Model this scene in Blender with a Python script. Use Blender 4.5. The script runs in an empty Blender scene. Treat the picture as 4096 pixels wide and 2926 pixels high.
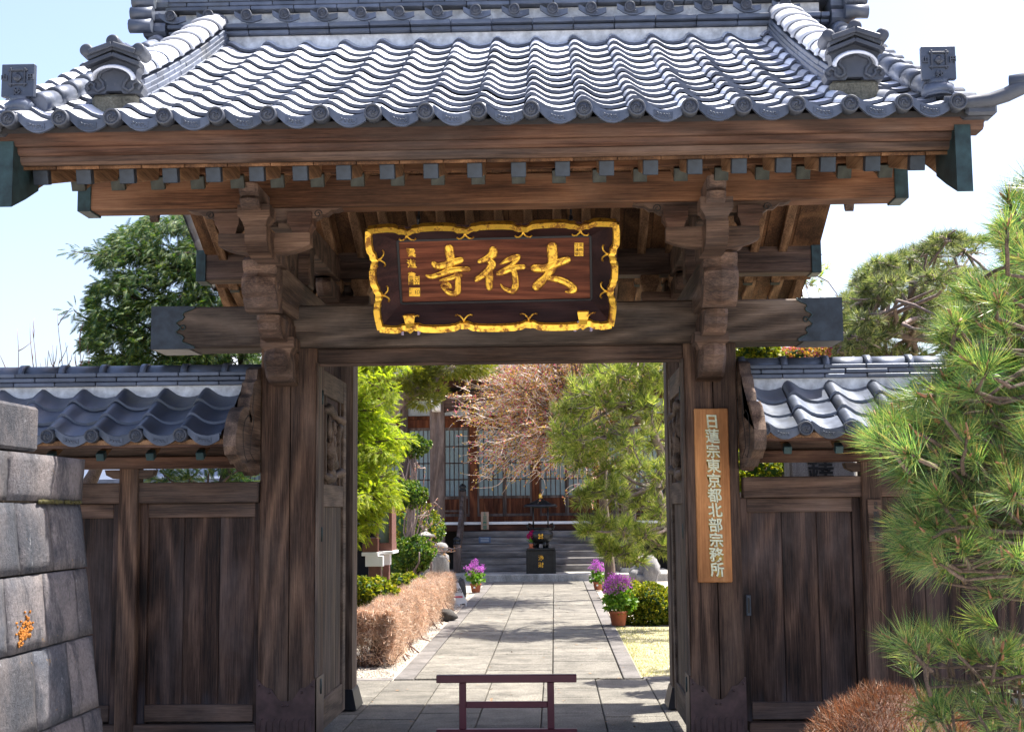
import bpy, math, random
import numpy as np
from mathutils import Vector, Matrix
R = math.radians
# ------------------------------------------------------------------ camera, sky, sun, exposure
SC = bpy.context.scene
COL = SC.collection
FPX = 5300.0                                   # focal length in pixels of the 4096 wide photograph
_a = np.array([(2217-2048)/FPX, -(2040-1463)/FPX, -1.0]); _a /= np.linalg.norm(_a)
_r = .009
_u = np.array([-_r, 1, -(_a[0]*-_r+_a[1])/_a[2]]); _u /= np.linalg.norm(_u)
CM = np.stack([np.cross(_a, _u), _a, _u], 1)   # camera <- world
CC = np.array([.37, -9.0, 1.6])
cam_d = bpy.data.cameras.new('camera'); cam = bpy.data.objects.new('camera', cam_d); COL.objects.link(cam)
cam.matrix_world = Matrix.Translation(Vector(CC)) @ Matrix([list(row) for row in CM.T]).to_4x4()
cam_d.sensor_width = 36.0; cam_d.lens = 36.0*FPX/4096; cam_d.clip_start = .1; cam_d.clip_end = 2000
SC.camera = cam
SUN = Vector((.45, .20, 1.0)).normalized()
W = bpy.data.worlds.new('World'); SC.world = W; W.use_nodes = True
wn = W.node_tree.nodes; wl = W.node_tree.links
sky = wn.new('ShaderNodeTexSky'); sky.sky_type = 'NISHITA'; sky.sun_disc = False
sky.sun_elevation = math.asin(SUN.z); sky.sun_rotation = math.atan2(SUN.x, SUN.y)
sky.air_density = 1.0; sky.dust_density = 3.0; sky.ozone_density = 1.3; sky.altitude = 0
tint = wn.new('ShaderNodeMix'); tint.data_type = 'RGBA'; tint.blend_type = 'MULTIPLY'; tint.inputs[0].default_value = 1; tint.inputs[7].default_value = (1.0, .965, 1.02, 1)
wl.new(sky.outputs[0], tint.inputs[6]); wl.new(tint.outputs[2], wn['Background'].inputs[0]); wn['Background'].inputs[1].default_value = .115
sd = bpy.data.lights.new('sun', 'SUN'); sd.energy = 5.0; sd.angle = R(.53); sd.color = (1, .95, .87)
so = bpy.data.objects.new('sun', sd); COL.objects.link(so); so.location = (6, 4, 20)
so.rotation_euler = SUN.to_track_quat('Z', 'Y').to_euler()
SC.view_settings.view_transform = 'Standard'; SC.view_settings.look = 'None'
SC.view_settings.exposure = 1.6; SC.view_settings.gamma = 1
SC.cycles.max_bounces = 8; SC.cycles.diffuse_bounces = 4; SC.cycles.transparent_max_bounces = 6

def P(u, v, Y):                                # the point at depth Y that the photograph shows at (u, v)
    d = CM.T @ np.array([(u-2048)/FPX, (1463-v)/FPX, -1.0]); t = (Y-CC[1])/d[1]
    return CC + d*t
def G(u, v, z=0.0):
    d = CM.T @ np.array([(u-2048)/FPX, (1463-v)/FPX, -1.0]); t = (z-CC[2])/d[2]
    return CC + d*t

# ------------------------------------------------------------------ objects
ORG = {}
def thing(name, label, cat, loc=(0, 0, 0), group=None):
    o = bpy.data.objects.new(name, None); COL.objects.link(o); o.location = loc
    o.empty_display_size = .2; o['label'] = label; o['category'] = cat
    if group: o['group'] = group
    ORG[o.name] = np.array(loc, float)
    return o
def tag(o, label=None, cat=None, group=None, kind=None):
    for k, v in (('label', label), ('category', cat), ('group', group), ('kind', kind)):
        if v: o[k] = v
    return o
def copy_tree(o, parent=None):
    c = o.copy(); COL.objects.link(c)
    if parent is not None: c.parent = parent
    ORG[c.name] = ORG[o.name]
    for ch in list(o.children): copy_tree(ch, c)
    return c
def nrm(v):
    v = np.asarray(v, float); return v/max(1e-9, np.linalg.norm(v))

class MB:
    def __init__(s): s.v = []; s.f = []; s.s = []; s.n = 0
    def add(s, v, f, smooth=False):
        v = np.asarray(v, float); n = s.n
        s.v.append(v); s.f += [tuple(i+n for i in q) for q in f]
        s.s += [smooth]*len(f) if isinstance(smooth, bool) else list(smooth); s.n += len(v); return s
    def obox(s, c, ax, h, ch=.005):
        """chamfered box: centre, 3 axes (rows), half sizes"""
        c = np.asarray(c, float); A = np.asarray(ax, float); h = np.asarray(h, float); ch = min(ch, .45*h.min())
        V = []; idx = {}
        for sx in (-1, 1):
            for sy in (-1, 1):
                for sz in (-1, 1):
                    for k in range(3):
                        p = np.array([sx, sy, sz])*h; q = p - np.array([sx, sy, sz])*ch; q[k] = p[k]
                        idx[(sx, sy, sz, k)] = len(V); V.append(c + q@A)
        Fc = []
        def quad(a): Fc.append(a)
        for k in range(3):
            i, j = (k+1) % 3, (k+2) % 3
            for sg in (-1, 1):
                def g(a, b):
                    t = [0, 0, 0]; t[k] = sg; t[i] = a; t[j] = b; return idx[(*t, k)]
                q = [g(-1, -1), g(1, -1), g(1, 1), g(-1, 1)]
                Fc.append(q if sg > 0 else q[::-1])
            # edges parallel to axis k : between faces i and j
            for a in (-1, 1):
                for b in (-1, 1):
                    def e(ss, kk):
                        t = [0, 0, 0]; t[k] = ss; t[i] = a; t[j] = b; return idx[(*t, kk)]
                    q = [e(-1, i), e(1, i), e(1, j), e(-1, j)]
                    Fc.append(q[::-1] if a*b > 0 else q)
        for sx in (-1, 1):
            for sy in (-1, 1):
                for sz in (-1, 1):
                    q = [idx[(sx, sy, sz, k)] for k in range(3)]
                    Fc.append(q if sx*sy*sz > 0 else q[::-1])
        return s.add(V, Fc)
    def box(s, x0, x1, y0, y1, z0, z1, ch=.005):
        return s.obox(((x0+x1)/2, (y0+y1)/2, (z0+z1)/2), np.eye(3), (abs(x1-x0)/2, abs(y1-y0)/2, abs(z1-z0)/2), ch)
    def beam(s, p0, p1, w, h, up=(0, 0, 1), ch=.005):
        p0 = np.asarray(p0, float); p1 = np.asarray(p1, float); a = nrm(p1-p0); b = nrm(np.cross(up, a)); c = np.cross(a, b)
        return s.obox((p0+p1)/2, [a, b, c], (np.linalg.norm(p1-p0)/2, w/2, h/2), ch)
    def prism(s, pts, plane, a0, a1, smooth=False):
        """extrude a 2-d outline: plane 'yz' runs along x, 'xz' along y, 'xy' along z"""
        n = len(pts); V = []
        ar = sum(pts[i][0]*pts[(i+1) % n][1]-pts[(i+1) % n][0]*pts[i][1] for i in range(n))
        for a in (a0, a1):
            for p, q in pts:
                V.append({'yz': (a, p, q), 'xz': (p, a, q), 'xy': (p, q, a)}[plane])
        F = [list(range(n)), [n+i for i in range(n)][::-1]]
        F += [[i, n+i, n+(i+1) % n, (i+1) % n] for i in range(n)]
        flip = (ar > 0) != (plane == 'xz')
        if a1 < a0: flip = not flip
        if flip: F = [f[::-1] for f in F]
        return s.add(V, F, [False, False]+[smooth]*n)
    def loft(s, rings, smooth=True, cap=True, closed=True):
        """rings: list of equally long point loops"""
        m = len(rings[0]); V = np.concatenate([np.asarray(r, float) for r in rings]); F = []
        for i in range(len(rings)-1):
            for j in range(m if closed else m-1):
                a, b = i*m+j, i*m+(j+1) % m
                F.append((a, b, b+m, a+m))
        S = [smooth]*len(F)
        if cap and closed:
            F.append(tuple(range(m))[::-1]); F.append(tuple((len(rings)-1)*m+j for j in range(m))); S += [False, False]
        return s.add(V, F, S)
    def lathe(s, prof, c=(0, 0, 0), seg=24, axis='z', smooth=True):
        rings = []
        for r, h in prof:
            t = np.linspace(0, 2*math.pi, seg, endpoint=False); x = r*np.cos(t); y = r*np.sin(t); z = np.full(seg, h)
            q = {'z': (x, y, z), 'y': (x, -z*-1, y), 'x': (z, x, y)}[axis]
            if axis == 'y': q = (x, z, -y)
            rings.append(np.stack(q, 1)+np.asarray(c, float))
        return s.loft(rings, smooth)
    def tube(s, pts, rad, seg=8, flat=1.0, cap=True):
        pts = np.asarray(pts, float); n = len(pts)
        if np.isscalar(rad): rad = [rad]*n
        tg = np.gradient(pts, axis=0); rings = []
        ref = np.array([0, 0, 1.0]) if abs(nrm(tg[0])[2]) < .9 else np.array([1.0, 0, 0])
        b = nrm(np.cross(tg[0], ref))
        for i in range(n):
            t = nrm(tg[i]); b = nrm(b - t*np.dot(b, t)); c = np.cross(t, b)
            an = np.linspace(0, 2*math.pi, seg, endpoint=False)
            rings.append(pts[i]+rad[i]*(np.outer(np.cos(an), b)+np.outer(np.sin(an), c)*flat))
        return s.loft(rings, True, cap)
    def blob(s, c, r, seed=0, seg=14, amp=.18, flat=None):
        rnd = np.random.RandomState(seed); ph = rnd.rand(6)*6.28; rings = []
        r = np.ones(3)*r if np.isscalar(r) else np.asarray(r, float)
        for i in range(seg//2+1):
            th = math.pi*i/(seg//2); t = np.linspace(0, 2*math.pi, seg, endpoint=False)
            d = np.stack([np.sin(th+1e-4)*np.cos(t), np.sin(th+1e-4)*np.sin(t), np.full(seg, math.cos(th))], 1)
            k = 1+amp*(np.sin(3*d[:, 0]+ph[0])*np.sin(2.5*d[:, 1]+ph[1])+.6*np.sin(5*d[:, 2]+ph[2]+3*d[:, 0])+.4*np.sin(9*d[:, 1]+ph[3]+4*d[:, 2]))
            rings.append(d*k[:, None]*r+np.asarray(c))
        return s.loft(rings[::-1], True)
    def build(s, name, mat, parent=None, origin=None):
        V = np.concatenate(s.v) if s.v else np.zeros((0, 3))
        po = ORG[parent.name] if parent is not None else np.zeros(3)
        og = np.asarray(origin, float) if origin is not None else po
        me = bpy.data.meshes.new(name); me.from_pydata((V-og).tolist(), [], s.f); me.polygons.foreach_set('use_smooth', s.s)
        me.materials.append(mat); me.update()
        o = bpy.data.objects.new(name, me); COL.objects.link(o)
        if parent is not None: o.parent = parent; o.location = og-po
        else: o.location = og
        ORG[o.name] = og
        return o

def raw_mesh(name, V, nper, mats, parent, matidx=None, smooth=False, origin=None):
    """V (N,nper,3): N unconnected polygons of nper corners, quick"""
    V = np.asarray(V, np.float32); N = V.shape[0]
    po = ORG[parent.name] if parent is not None else np.zeros(3)
    og = np.asarray(origin, float) if origin is not None else po
    me = bpy.data.meshes.new(name); me.vertices.add(N*nper); me.vertices.foreach_set('co', (V.reshape(-1, 3)-og).astype(np.float32).ravel())
    me.loops.add(N*nper); me.loops.foreach_set('vertex_index', np.arange(N*nper, dtype=np.int32))
    me.polygons.add(N); me.polygons.foreach_set('loop_start', np.arange(0, N*nper, nper, dtype=np.int32))
    me.polygons.foreach_set('loop_total', np.full(N, nper, np.int32))
    for m in mats: me.materials.append(m)
    if matidx is not None: me.polygons.foreach_set('material_index', np.asarray(matidx, np.int32))
    me.update(calc_edges=True); me.validate()
    o = bpy.data.objects.new(name, me); COL.objects.link(o)
    if parent is not None: o.parent = parent; o.location = og-po
    else: o.location = og
    ORG[o.name] = og
    return o

def glyphs(txt, size=1.0, offset=0.0, extrude=.01):
    """verts, faces of a piece of writing, centred, in the xy plane"""
    cu = bpy.data.curves.new('writing', 'FONT'); cu.body = txt; cu.size = size; cu.offset = offset; cu.extrude = extrude
    cu.align_x = 'CENTER'; cu.align_y = 'CENTER'; cu.resolution_u = 3
    ob = bpy.data.objects.new('writing', cu); COL.objects.link(ob)
    dg = bpy.context.evaluated_depsgraph_get(); dg.update()
    me = bpy.data.meshes.new_from_object(ob.evaluated_get(dg))
    V = np.array([v.co[:] for v in me.vertices]); F = [tuple(p.vertices) for p in me.polygons]
    bpy.data.objects.remove(ob); bpy.data.curves.remove(cu); bpy.data.meshes.remove(me)
    if len(V):
        V[:, :2] -= (V[:, :2].min(0)+V[:, :2].max(0))/2
    return V, F
def write(mb, txt, c, right, up, size, offset=0.0, depth=.004, sx=1.0, shear=0.0):
    V, F = glyphs(txt, size, offset, depth)
    if not len(V): return
    r = nrm(right); u = nrm(up); n = np.cross(r, u)
    x = V[:, 0]*sx + shear*V[:, 1]; y = V[:, 1]+shear*.6*V[:, 0]
    mb.add(np.asarray(c)+np.outer(x, r)+np.outer(y, u)+np.outer(V[:, 2], n), F)

# ------------------------------------------------------------------ materials
class NT:
    def __init__(s, name):
        s.m = bpy.data.materials.new(name); s.m.use_nodes = True; s.t = s.m.node_tree; s.b = s.t.nodes['Principled BSDF']
        s.out = s.t.nodes['Material Output']
    def n(s, typ, **k):
        o = s.t.nodes.new('ShaderNode'+typ)
        for a, v in k.items():
            if a.startswith('_'): setattr(o, a[1:], v)
        return o
    def L(s, a, b): s.t.links.new(a, b)
    def coord(s, scale=(1, 1, 1), island=0.0, kind='Object'):
        tc = s.n('TexCoord'); mp = s.n('Mapping'); mp.inputs['Scale'].default_value = scale; s.L(tc.outputs[kind], mp.inputs[0])
        if island:
            g = s.n('NewGeometry'); vm = s.n('VectorMath', _operation='MULTIPLY'); cb = s.n('CombineXYZ')
            for i in range(3): s.L(g.outputs['Random Per Island'], cb.inputs[i])
            s.L(cb.outputs[0], vm.inputs[0]); vm.inputs[1].default_value = (island, island*1.7, island*.6); s.L(vm.outputs[0], mp.inputs['Location'])
        return mp.outputs[0]
    def noise(s, co, scale, detail=3, rough=.55, dist=0):
        o = s.n('TexNoise'); o.inputs['Scale'].default_value = scale; o.inputs['Detail'].default_value = detail
        o.inputs['Roughness'].default_value = rough; o.inputs['Distortion'].default_value = dist; s.L(co, o.inputs['Vector']); return o.outputs['Fac']
    def math(s, op, a, b=None, clamp=False):
        o = s.n('Math', _operation=op); o.use_clamp = clamp
        for i, x in enumerate((a, b)):
            if x is None: continue
            if isinstance(x, (int, float)): o.inputs[i].default_value = x
            else: s.L(x, o.inputs[i])
        return o.outputs[0]
    def ramp(s, f, stops):
        o = s.n('ValToRGB'); e = o.color_ramp.elements
        while len(e) < len(stops): e.new(.5)
        for el, (p, c) in zip(e, stops): el.position = p; el.color = (*c, 1) if not isinstance(c, (int, float)) else (c, c, c, 1)
        s.L(f, o.inputs[0]); return o.outputs[0]
    def mix(s, f, a, b, mode='MIX'):
        o = s.n('Mix', _data_type='RGBA', _blend_type=mode)
        for i, x in ((0, f), (6, a), (7, b)):
            if isinstance(x, (int, float)): o.inputs[i].default_value = x
            elif isinstance(x, tuple): o.inputs[i].default_value = (*x, 1)
            else: s.L(x, o.inputs[i])
        return o.outputs[2]
    def bump(s, h, strength=.3, dist=.01):
        o = s.n('Bump'); o.inputs['Strength'].default_value = strength; o.inputs['Distance'].default_value = dist
        s.L(h, o.inputs['Height']); s.L(o.outputs[0], s.b.inputs['Normal'])
    def fin(s, col, rough=.7, metal=0.0, spec=None):
        if isinstance(col, tuple): s.b.inputs['Base Color'].default_value = (*col, 1)
        else: s.L(col, s.b.inputs['Base Color'])
        if isinstance(rough, (int, float)): s.b.inputs['Roughness'].default_value = rough
        else: s.L(rough, s.b.inputs['Roughness'])
        s.b.inputs['Metallic'].default_value = metal
        if spec is not None: s.b.inputs['Specular IOR Level'].default_value = spec
        return s.m

def wood(name, axis, dark, mid, light, grey=(.12, .115, .12), gamt=.35, ring=34, stain=None):
    k = NT(name); sc = [1.0, 1.0, 1.0]; sc['xyz'.index(axis)] = .13
    co = k.coord(tuple(sc), 13.0)
    a = k.noise(co, 1.9, 2.0, .4)
    rg = k.math('SINE', k.math('MULTIPLY', a, float(ring)*2.4)); rg = k.math('MULTIPLY_ADD', rg, .5); rg.node.inputs[2].default_value = .5
    rg = k.math('POWER', rg, 1.6)
    sc2 = [1.0, 1.0, 1.0]; sc2['xyz'.index(axis)] = .03
    fb = k.math('ADD', k.math('MULTIPLY', k.noise(k.coord(tuple(sc2), 5.0), 120, 4, .8), .72), k.math('MULTIPLY', k.noise(k.coord(tuple(sc2), 5.0), 30, 3, .7), .28))
    sc3 = [1.0, 1.0, 1.0]; sc3['xyz'.index(axis)] = .35
    bl = k.noise(k.coord(tuple(sc3), 7.0), 3.2, 5, .6, .4)
    t = k.math('ADD', k.math('MULTIPLY', rg, .17), k.math('MULTIPLY', fb, .84), True)
    c = k.ramp(t, [(.36, dark), (.52, mid), (.72, light)])
    g = k.ramp(bl, [(.42, 0.0), (.68, gamt)])
    gf = k.math('MULTIPLY', g, k.math('ADD', fb, .35), True)
    c = k.mix(gf, c, grey)
    dk = k.ramp(k.noise(k.coord(tuple(sc3), 3.0), 2.3, 6, .7), [(.34, .5), (.60, 1.08)])
    c = k.mix(1.0, c, dk, 'MULTIPLY')
    if stain:   # a real water stain near the foot of the boards: bleached above, black below
        sp = k.n('SeparateXYZ'); tc = k.n('TexCoord'); k.L(tc.outputs['Object'], sp.inputs[0])
        z = k.math('ADD', sp.outputs[2], k.math('MULTIPLY', k.noise(k.coord((1, 1, .12), 9.0), 9, 3), .9))
        lo = k.ramp(k.math('SUBTRACT', z, stain[0]), [(.0, 1.0), (.55, 0.0)])
        c = k.mix(k.math('MULTIPLY', k.math('MULTIPLY', lo, .75), k.math('ADD', fb, .2)), c, stain[1])
    h = k.math('ADD', k.math('MULTIPLY', rg, .35), k.math('MULTIPLY', fb, .8))
    k.bump(h, .55, .004)
    return k.fin(c, k.ramp(bl, [(.3, .6), (.7, .85)]), 0, .22)

def plain(name, col, rough=.6, metal=0.0, var=.15, scale=8, bump=0.0, spec=None):
    k = NT(name); co = k.coord((1, 1, 1), 3.0); n = k.noise(co, scale, 5, .6)
    c = k.mix(1.0, col, k.ramp(n, [(.3, 1-var), (.7, 1+var)]), 'MULTIPLY')
    if bump: k.bump(k.noise(co, scale*4, 4, .7), bump, .004)
    return k.fin(c, rough, metal, spec)

def tile_mat(name, col, rough=.42, metal=.35, moss=.0, bright=.25):
    k = NT(name); co = k.coord(); g = k.n('NewGeometry')
    iso = k.ramp(g.outputs['Random Per Island'], [(0, 1-bright), (1, 1+bright)])
    n = k.noise(co, 9, 5, .65); n2 = k.noise(co, 45, 4, .6)
    c = k.mix(1.0, col, iso, 'MULTIPLY')
    c = k.mix(1.0, c, k.ramp(n, [(.3, .75), (.7, 1.2)]), 'MULTIPLY')
    sp = k.ramp(n2, [(.66, 0.0), (.74, .35)])
    c = k.mix(sp, c, (.30, .30, .27))
    if moss:
        c = k.mix(k.ramp(k.noise(co, 3.0, 5, .7), [(.52, 0.0), (.68, moss)]), c, (.10, .09, .03))
    k.bump(k.math('ADD', n, k.math('MULTIPLY', n2, .5)), .25, .004)
    return k.fin(c, k.ramp(n, [(.3, rough-.06), (.7, rough+.14)]), metal)

def leaf_mat(name, cols, trans=.45, rough=.55, tcol=None):
    k = NT(name); g = k.n('NewGeometry')
    n = len(cols); c = k.ramp(g.outputs['Random Per Island'], [(i/(n-1), cc) for i, cc in enumerate(cols)])
    nz = k.noise(k.coord(), 2.5, 3); c = k.mix(1.0, c, k.ramp(nz, [(.3, .65), (.7, 1.3)]), 'MULTIPLY')
    k.fin(c, rough, 0, .4)
    tr = k.n('BsdfTranslucent'); mx = k.n('MixShader'); mx.inputs[0].default_value = trans
    t2 = k.mix(1.0, c, tcol or (1.5, 1.6, .7), 'MULTIPLY'); k.L(t2, tr.inputs[0])
    k.L(k.b.outputs[0], mx.inputs[1]); k.L(tr.outputs[0], mx.inputs[2]); k.L(mx.outputs[0], k.out.inputs[0])
    return k.m

def stone_mat(name, base, lo, hi, scale=6, speck=.5, lichen=None, rough=.85, bump=.5, big=1.4):
    k = NT(name); co = k.coord(); isl = k.coord((1, 1, 1), 5.0); g = k.n('NewGeometry')
    c = k.mix(k.noise(isl, big, 4, .6), lo, hi); c = k.mix(.5, c, base)
    c = k.mix(1.0, c, k.ramp(g.outputs['Random Per Island'], [(0, .82), (1, 1.15)]), 'MULTIPLY')
    fine = k.noise(co, 90, 4, .75); c = k.mix(1.0, c, k.ramp(fine, [(.35, 1-speck*.5), (.65, 1+speck*.5)]), 'MULTIPLY')
    st = k.noise(k.coord((1, 1, .35)), scale, 6, .7); c = k.mix(1.0, c, k.ramp(st, [(.35, .6), (.6, 1.1)]), 'MULTIPLY')
    if lichen:
        c = k.mix(k.ramp(k.noise(co, 14, 6, .75), [(.62, 0.0), (.68, .8)]), c, lichen)
        c = k.mix(k.ramp(k.noise(co, 22, 6, .8), [(.63, 0.0), (.70, .6)]), c, (.45, .44, .42))
    k.bump(k.math('ADD', k.math('MULTIPLY', fine, .4), st), bump, .012)
    return k.fin(c, rough, 0, .3)

M = {}
DK = (.026, .016, .013)
M['pillar'] = wood('pillar_wood', 'z', (.028, .014, .009), (.115, .064, .041), (.25, .148, .092), (.19, .145, .12), .45, 30)
M['beam'] = wood('beam_wood', 'x', (.030, .020, .015), (.11, .077, .056), (.23, .168, .128), (.19, .165, .15), .6, 30)
M['warm'] = wood('eave_wood', 'x', (.034, .015, .009), (.098, .047, .030), (.18, .098, .062), (.15, .115, .10), .5, 26)
M['warm2'] = wood('purlin_wood', 'x', (.06, .025, .012), (.17, .075, .036), (.29, .15, .08), (.17, .12, .09), .35, 26)
M['warmy'] = wood('rafter_wood', 'y', (.10, .05, .024), (.27, .145, .072), (.46, .28, .155), (.25, .19, .15), .25, 24)
M['soffit'] = wood('soffit_wood', 'y', (.05, .022, .010), (.15, .07, .03), (.28, .145, .07), (.15, .11, .08), .15, 20)
M['carve'] = wood('carved_wood', 'y', (.034, .020, .014), (.115, .070, .047), (.24, .16, .11), (.2, .17, .155), .45, 24)
M['bracket'] = wood('bracket_wood', 'x', (.036, .020, .014), (.12, .070, .047), (.25, .155, .105), (.18, .15, .14), .4, 24)
M['panel'] = wood('panel_wood', 'z', (.009, .005, .004), (.052, .027, .018), (.15, .088, .06), (.15, .12, .115), .5, 34, (.25, (.10, .115, .15)))
M['rail'] = wood('rail_wood', 'x', (.032, .019, .014), (.105, .062, .043), (.20, .125, .088), (.15, .125, .115), .45, 30)
M['leaf'] = wood('door_wood', 'z', (.045, .028, .019), (.125, .082, .058), (.22, .155, .112), (.2, .175, .16), .5, 30)
M['leafy'] = wood('door_rail_wood', 'y', (.055, .034, .022), (.15, .10, .07), (.25, .175, .125), (.22, .19, .165), .4, 28)
M['tile'] = tile_mat('silver_tile', (.52, .545, .60), .46, .15, 0, .40)
M['tedge'] = tile_mat('shaded_tile_edge', (.07, .08, .105), .6, .1)  # front edges of the tiles: shade put into a darker colour, along with dirt
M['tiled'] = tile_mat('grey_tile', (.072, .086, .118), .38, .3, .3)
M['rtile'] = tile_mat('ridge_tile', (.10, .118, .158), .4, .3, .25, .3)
M['roundel'] = tile_mat('roundel_tile', (.058, .066, .085), .5, .2, .2)
M['plaster'] = plain('white_plaster', (.62, .64, .66), .8, 0, .35, 14, .3)
M['copper'] = plain('patina_copper', (.026, .036, .050), .45, .3, .5, 10, .15)
M['copperg'] = plain('green_copper', (.022, .046, .048), .5, .3, .6, 12, .15)
M['copperb'] = plain('brown_copper', (.034, .038, .030), .5, .3, .6, 14, .15)
M['shoe'] = plain('painted_metal_shoe', (.075, .042, .04), .5, .2, .4, 14, .2)
M['black'] = plain('black_iron', (.012, .012, .014), .4, .3, .3, 20)
M['slat'] = plain('dark_gap', (.02, .017, .016), .8)
def gold(nm='gold_leaf', t=.50):
    k = NT(nm); co = k.coord(); n = k.noise(co, 16, 6, .75); f = k.ramp(n, [(t, 0.0), (t+.09, 1.0)])
    c = k.mix(f, (.92, .55, .07), (.30, .13, .03)); k.fin(c, k.ramp(n, [(.4, .30), (.65, .6)]), .8)
    k.bump(k.noise(co, 60, 4), .25, .002); return k.m
M['gold'] = gold(); M['goldc'] = gold('worn_gold_leaf', .47)
M['plaque'] = wood('plaque_wood', 'x', (.08, .022, .011), (.17, .050, .025), (.25, .085, .043), (.14, .07, .05), .2, 60)
M['plaqued'] = wood('plaque_side_wood', 'x', (.018, .006, .007), (.04, .014, .013), (.07, .028, .022), (.06, .045, .05), .4, 40)
M['sign'] = wood('pale_sign_wood', 'z', (.40, .165, .058), (.53, .235, .085), (.64, .31, .125), (.5, .22, .10), .2, 12)
M['cream'] = plain('cream_paint', (.70, .72, .52), .4, 0, .25, 60)
M['ink'] = plain('black_ink', (.012, .012, .012), .6)
M['mauve'] = plain('mauve_painted_steel', (.11, .022, .035), .35, .1, .15, 6)
M['white'] = plain('white_paint', (.78, .78, .78), .5, 0, .06)
M['brown'] = plain('brown_painted_metal', (.145, .06, .045), .5, 0, .15)
M['terra'] = plain('terracotta', (.36, .11, .05), .75, 0, .2, 20, .2)
M['castiron'] = plain('dark_bronze', (.018, .02, .022), .35, .5, .4, 12)
M['granite'] = stone_mat('granite', (.36, .35, .32), (.27, .26, .24), (.44, .42, .37), 5, .9, None, .8, .25)
M['paving'] = stone_mat('paving_stone', (.145, .135, .115), (.085, .08, .07), (.225, .205, .165), 3, 1.6, None, .85, .35)
M['kerb'] = stone_mat('border_stone', (.14, .13, .12), (.11, .10, .095), (.18, .165, .15), 3, .9, None, .85, .3)
M['wallstone'] = stone_mat('ashlar_stone', (.15, .125, .115), (.045, .047, .056), (.30, .225, .19), 4, 1.1, (.50, .30, .10), .9, .9)
def _stain():
    k = NT('stained_ashlar'); co = k.coord(); isl = k.coord((1, 1, 1), 5.0); g = k.n('NewGeometry')
    c = k.mix(k.ramp(k.noise(isl, 1.6, 4, .6), [(.38, 0.0), (.62, 1.0)]), (.075, .075, .083), (.20, .165, .15))
    c = k.mix(1.0, c, k.ramp(g.outputs['Random Per Island'], [(0, .72), (1, 1.2)]), 'MULTIPLY')
    run = k.noise(k.coord((1, 1.2, .6), 2.0), 3.6, 7, .78); c = k.mix(k.ramp(run, [(.47, 0.0), (.62, .8)]), c, (.035, .037, .044))
    pal = k.noise(k.coord((1, 1, .6), 9.0), 13, 7, .85); c = k.mix(k.ramp(pal, [(.60, 0.0), (.68, .65)]), c, (.36, .34, .33))
    c = k.mix(k.ramp(k.noise(k.coord((1, 1, 1), 3.0), 9, 7, .8), [(.645, 0.0), (.69, .8)]), c, (.40, .22, .06))
    c = k.mix(1.0, c, (.92, .98, 1.06), 'MULTIPLY'); f = k.noise(co, 55, 5, .8); c = k.mix(1.0, c, k.ramp(f, [(.35, .68), (.65, 1.25)]), 'MULTIPLY')
    k.bump(k.math('ADD', k.math('MULTIPLY', f, .9), k.math('MULTIPLY', run, .5)), .9, .016); return k.fin(c, .92, 0, .25)
M['wallstone'] = _stain()
M['darkrock'] = stone_mat('dark_rock_stone', (.06, .055, .05), (.04, .04, .04), (.10, .09, .08), 7, .6, None, .9, .8)
M['mossy'] = stone_mat('mossy_mortar', (.14, .13, .10), (.07, .07, .04), (.20, .19, .16), 9, .8, (.10, .10, .02), .95, .8)
M['rock'] = stone_mat('garden_rock', (.20, .195, .19), (.12, .12, .12), (.30, .29, .28), 7, .7, None, .9, .8)
M['bark'] = stone_mat('bark', (.11, .075, .055), (.06, .04, .03), (.20, .15, .12), 25, .8, None, .9, 1.0)
M['barkp'] = stone_mat('pale_bark', (.24, .175, .155), (.15, .11, .10), (.36, .28, .25), 25, .5, None, .8, .6)
M['soil'] = stone_mat('dark_soil', (.09, .07, .05), (.06, .045, .035), (.13, .10, .075), 12, .8, None, .95, .8)
M['gravel'] = stone_mat('pale_gravel', (.38, .33, .27), (.28, .24, .20), (.48, .43, .36), 30, 1.2, None, .9, .9)
M['lawn'] = stone_mat('dry_lawn', (.33, .295, .19), (.24, .23, .14), (.41, .36, .24), 20, .9, None, .95, .8)
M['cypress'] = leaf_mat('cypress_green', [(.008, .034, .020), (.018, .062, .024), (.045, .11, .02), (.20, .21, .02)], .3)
M['cypressy'] = leaf_mat('golden_cypress', [(.06, .13, .012), (.17, .26, .02), (.36, .42, .03), (.50, .44, .05)], .5)
M['pine'] = leaf_mat('pine_needles', [(.035, .10, .03), (.06, .15, .035), (.12, .20, .04), (.22, .25, .06)], .35, .4)
M['pinef'] = leaf_mat('young_pine_needles', [(.025, .07, .03), (.05, .13, .045), (.12, .23, .06), (.32, .40, .14), (.30, .20, .08)], .35, .36)
M['pineg'] = leaf_mat('garden_pine_needles', [(.05, .09, .03), (.13, .19, .055), (.29, .34, .11), (.48, .46, .22)], .5, .4)
M['pineh'] = leaf_mat('bright_pine_needles', [(.07, .12, .03), (.18, .25, .06), (.38, .42, .11), (.60, .55, .24)], .5, .32)
M['pinem'] = leaf_mat('muted_pine_needles', [(.04, .07, .03), (.09, .13, .055), (.20, .23, .11), (.36, .34, .20)], .4, .45)
M['broad'] = leaf_mat('glossy_leaves', [(.025, .07, .015), (.06, .13, .02), (.13, .20, .03), (.25, .28, .05)], .3, .35)
M['azalea'] = leaf_mat('azalea_leaves', [(.05, .09, .012), (.12, .17, .015), (.25, .27, .02), (.40, .33, .03)], .4, .45)
M['dead'] = leaf_mat('rusty_twigs', [(.07, .03, .018), (.22, .08, .035), (.36, .14, .05), (.30, .21, .15), (.12, .07, .03)], .2, .6, (1.2, 1, .8))
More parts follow.
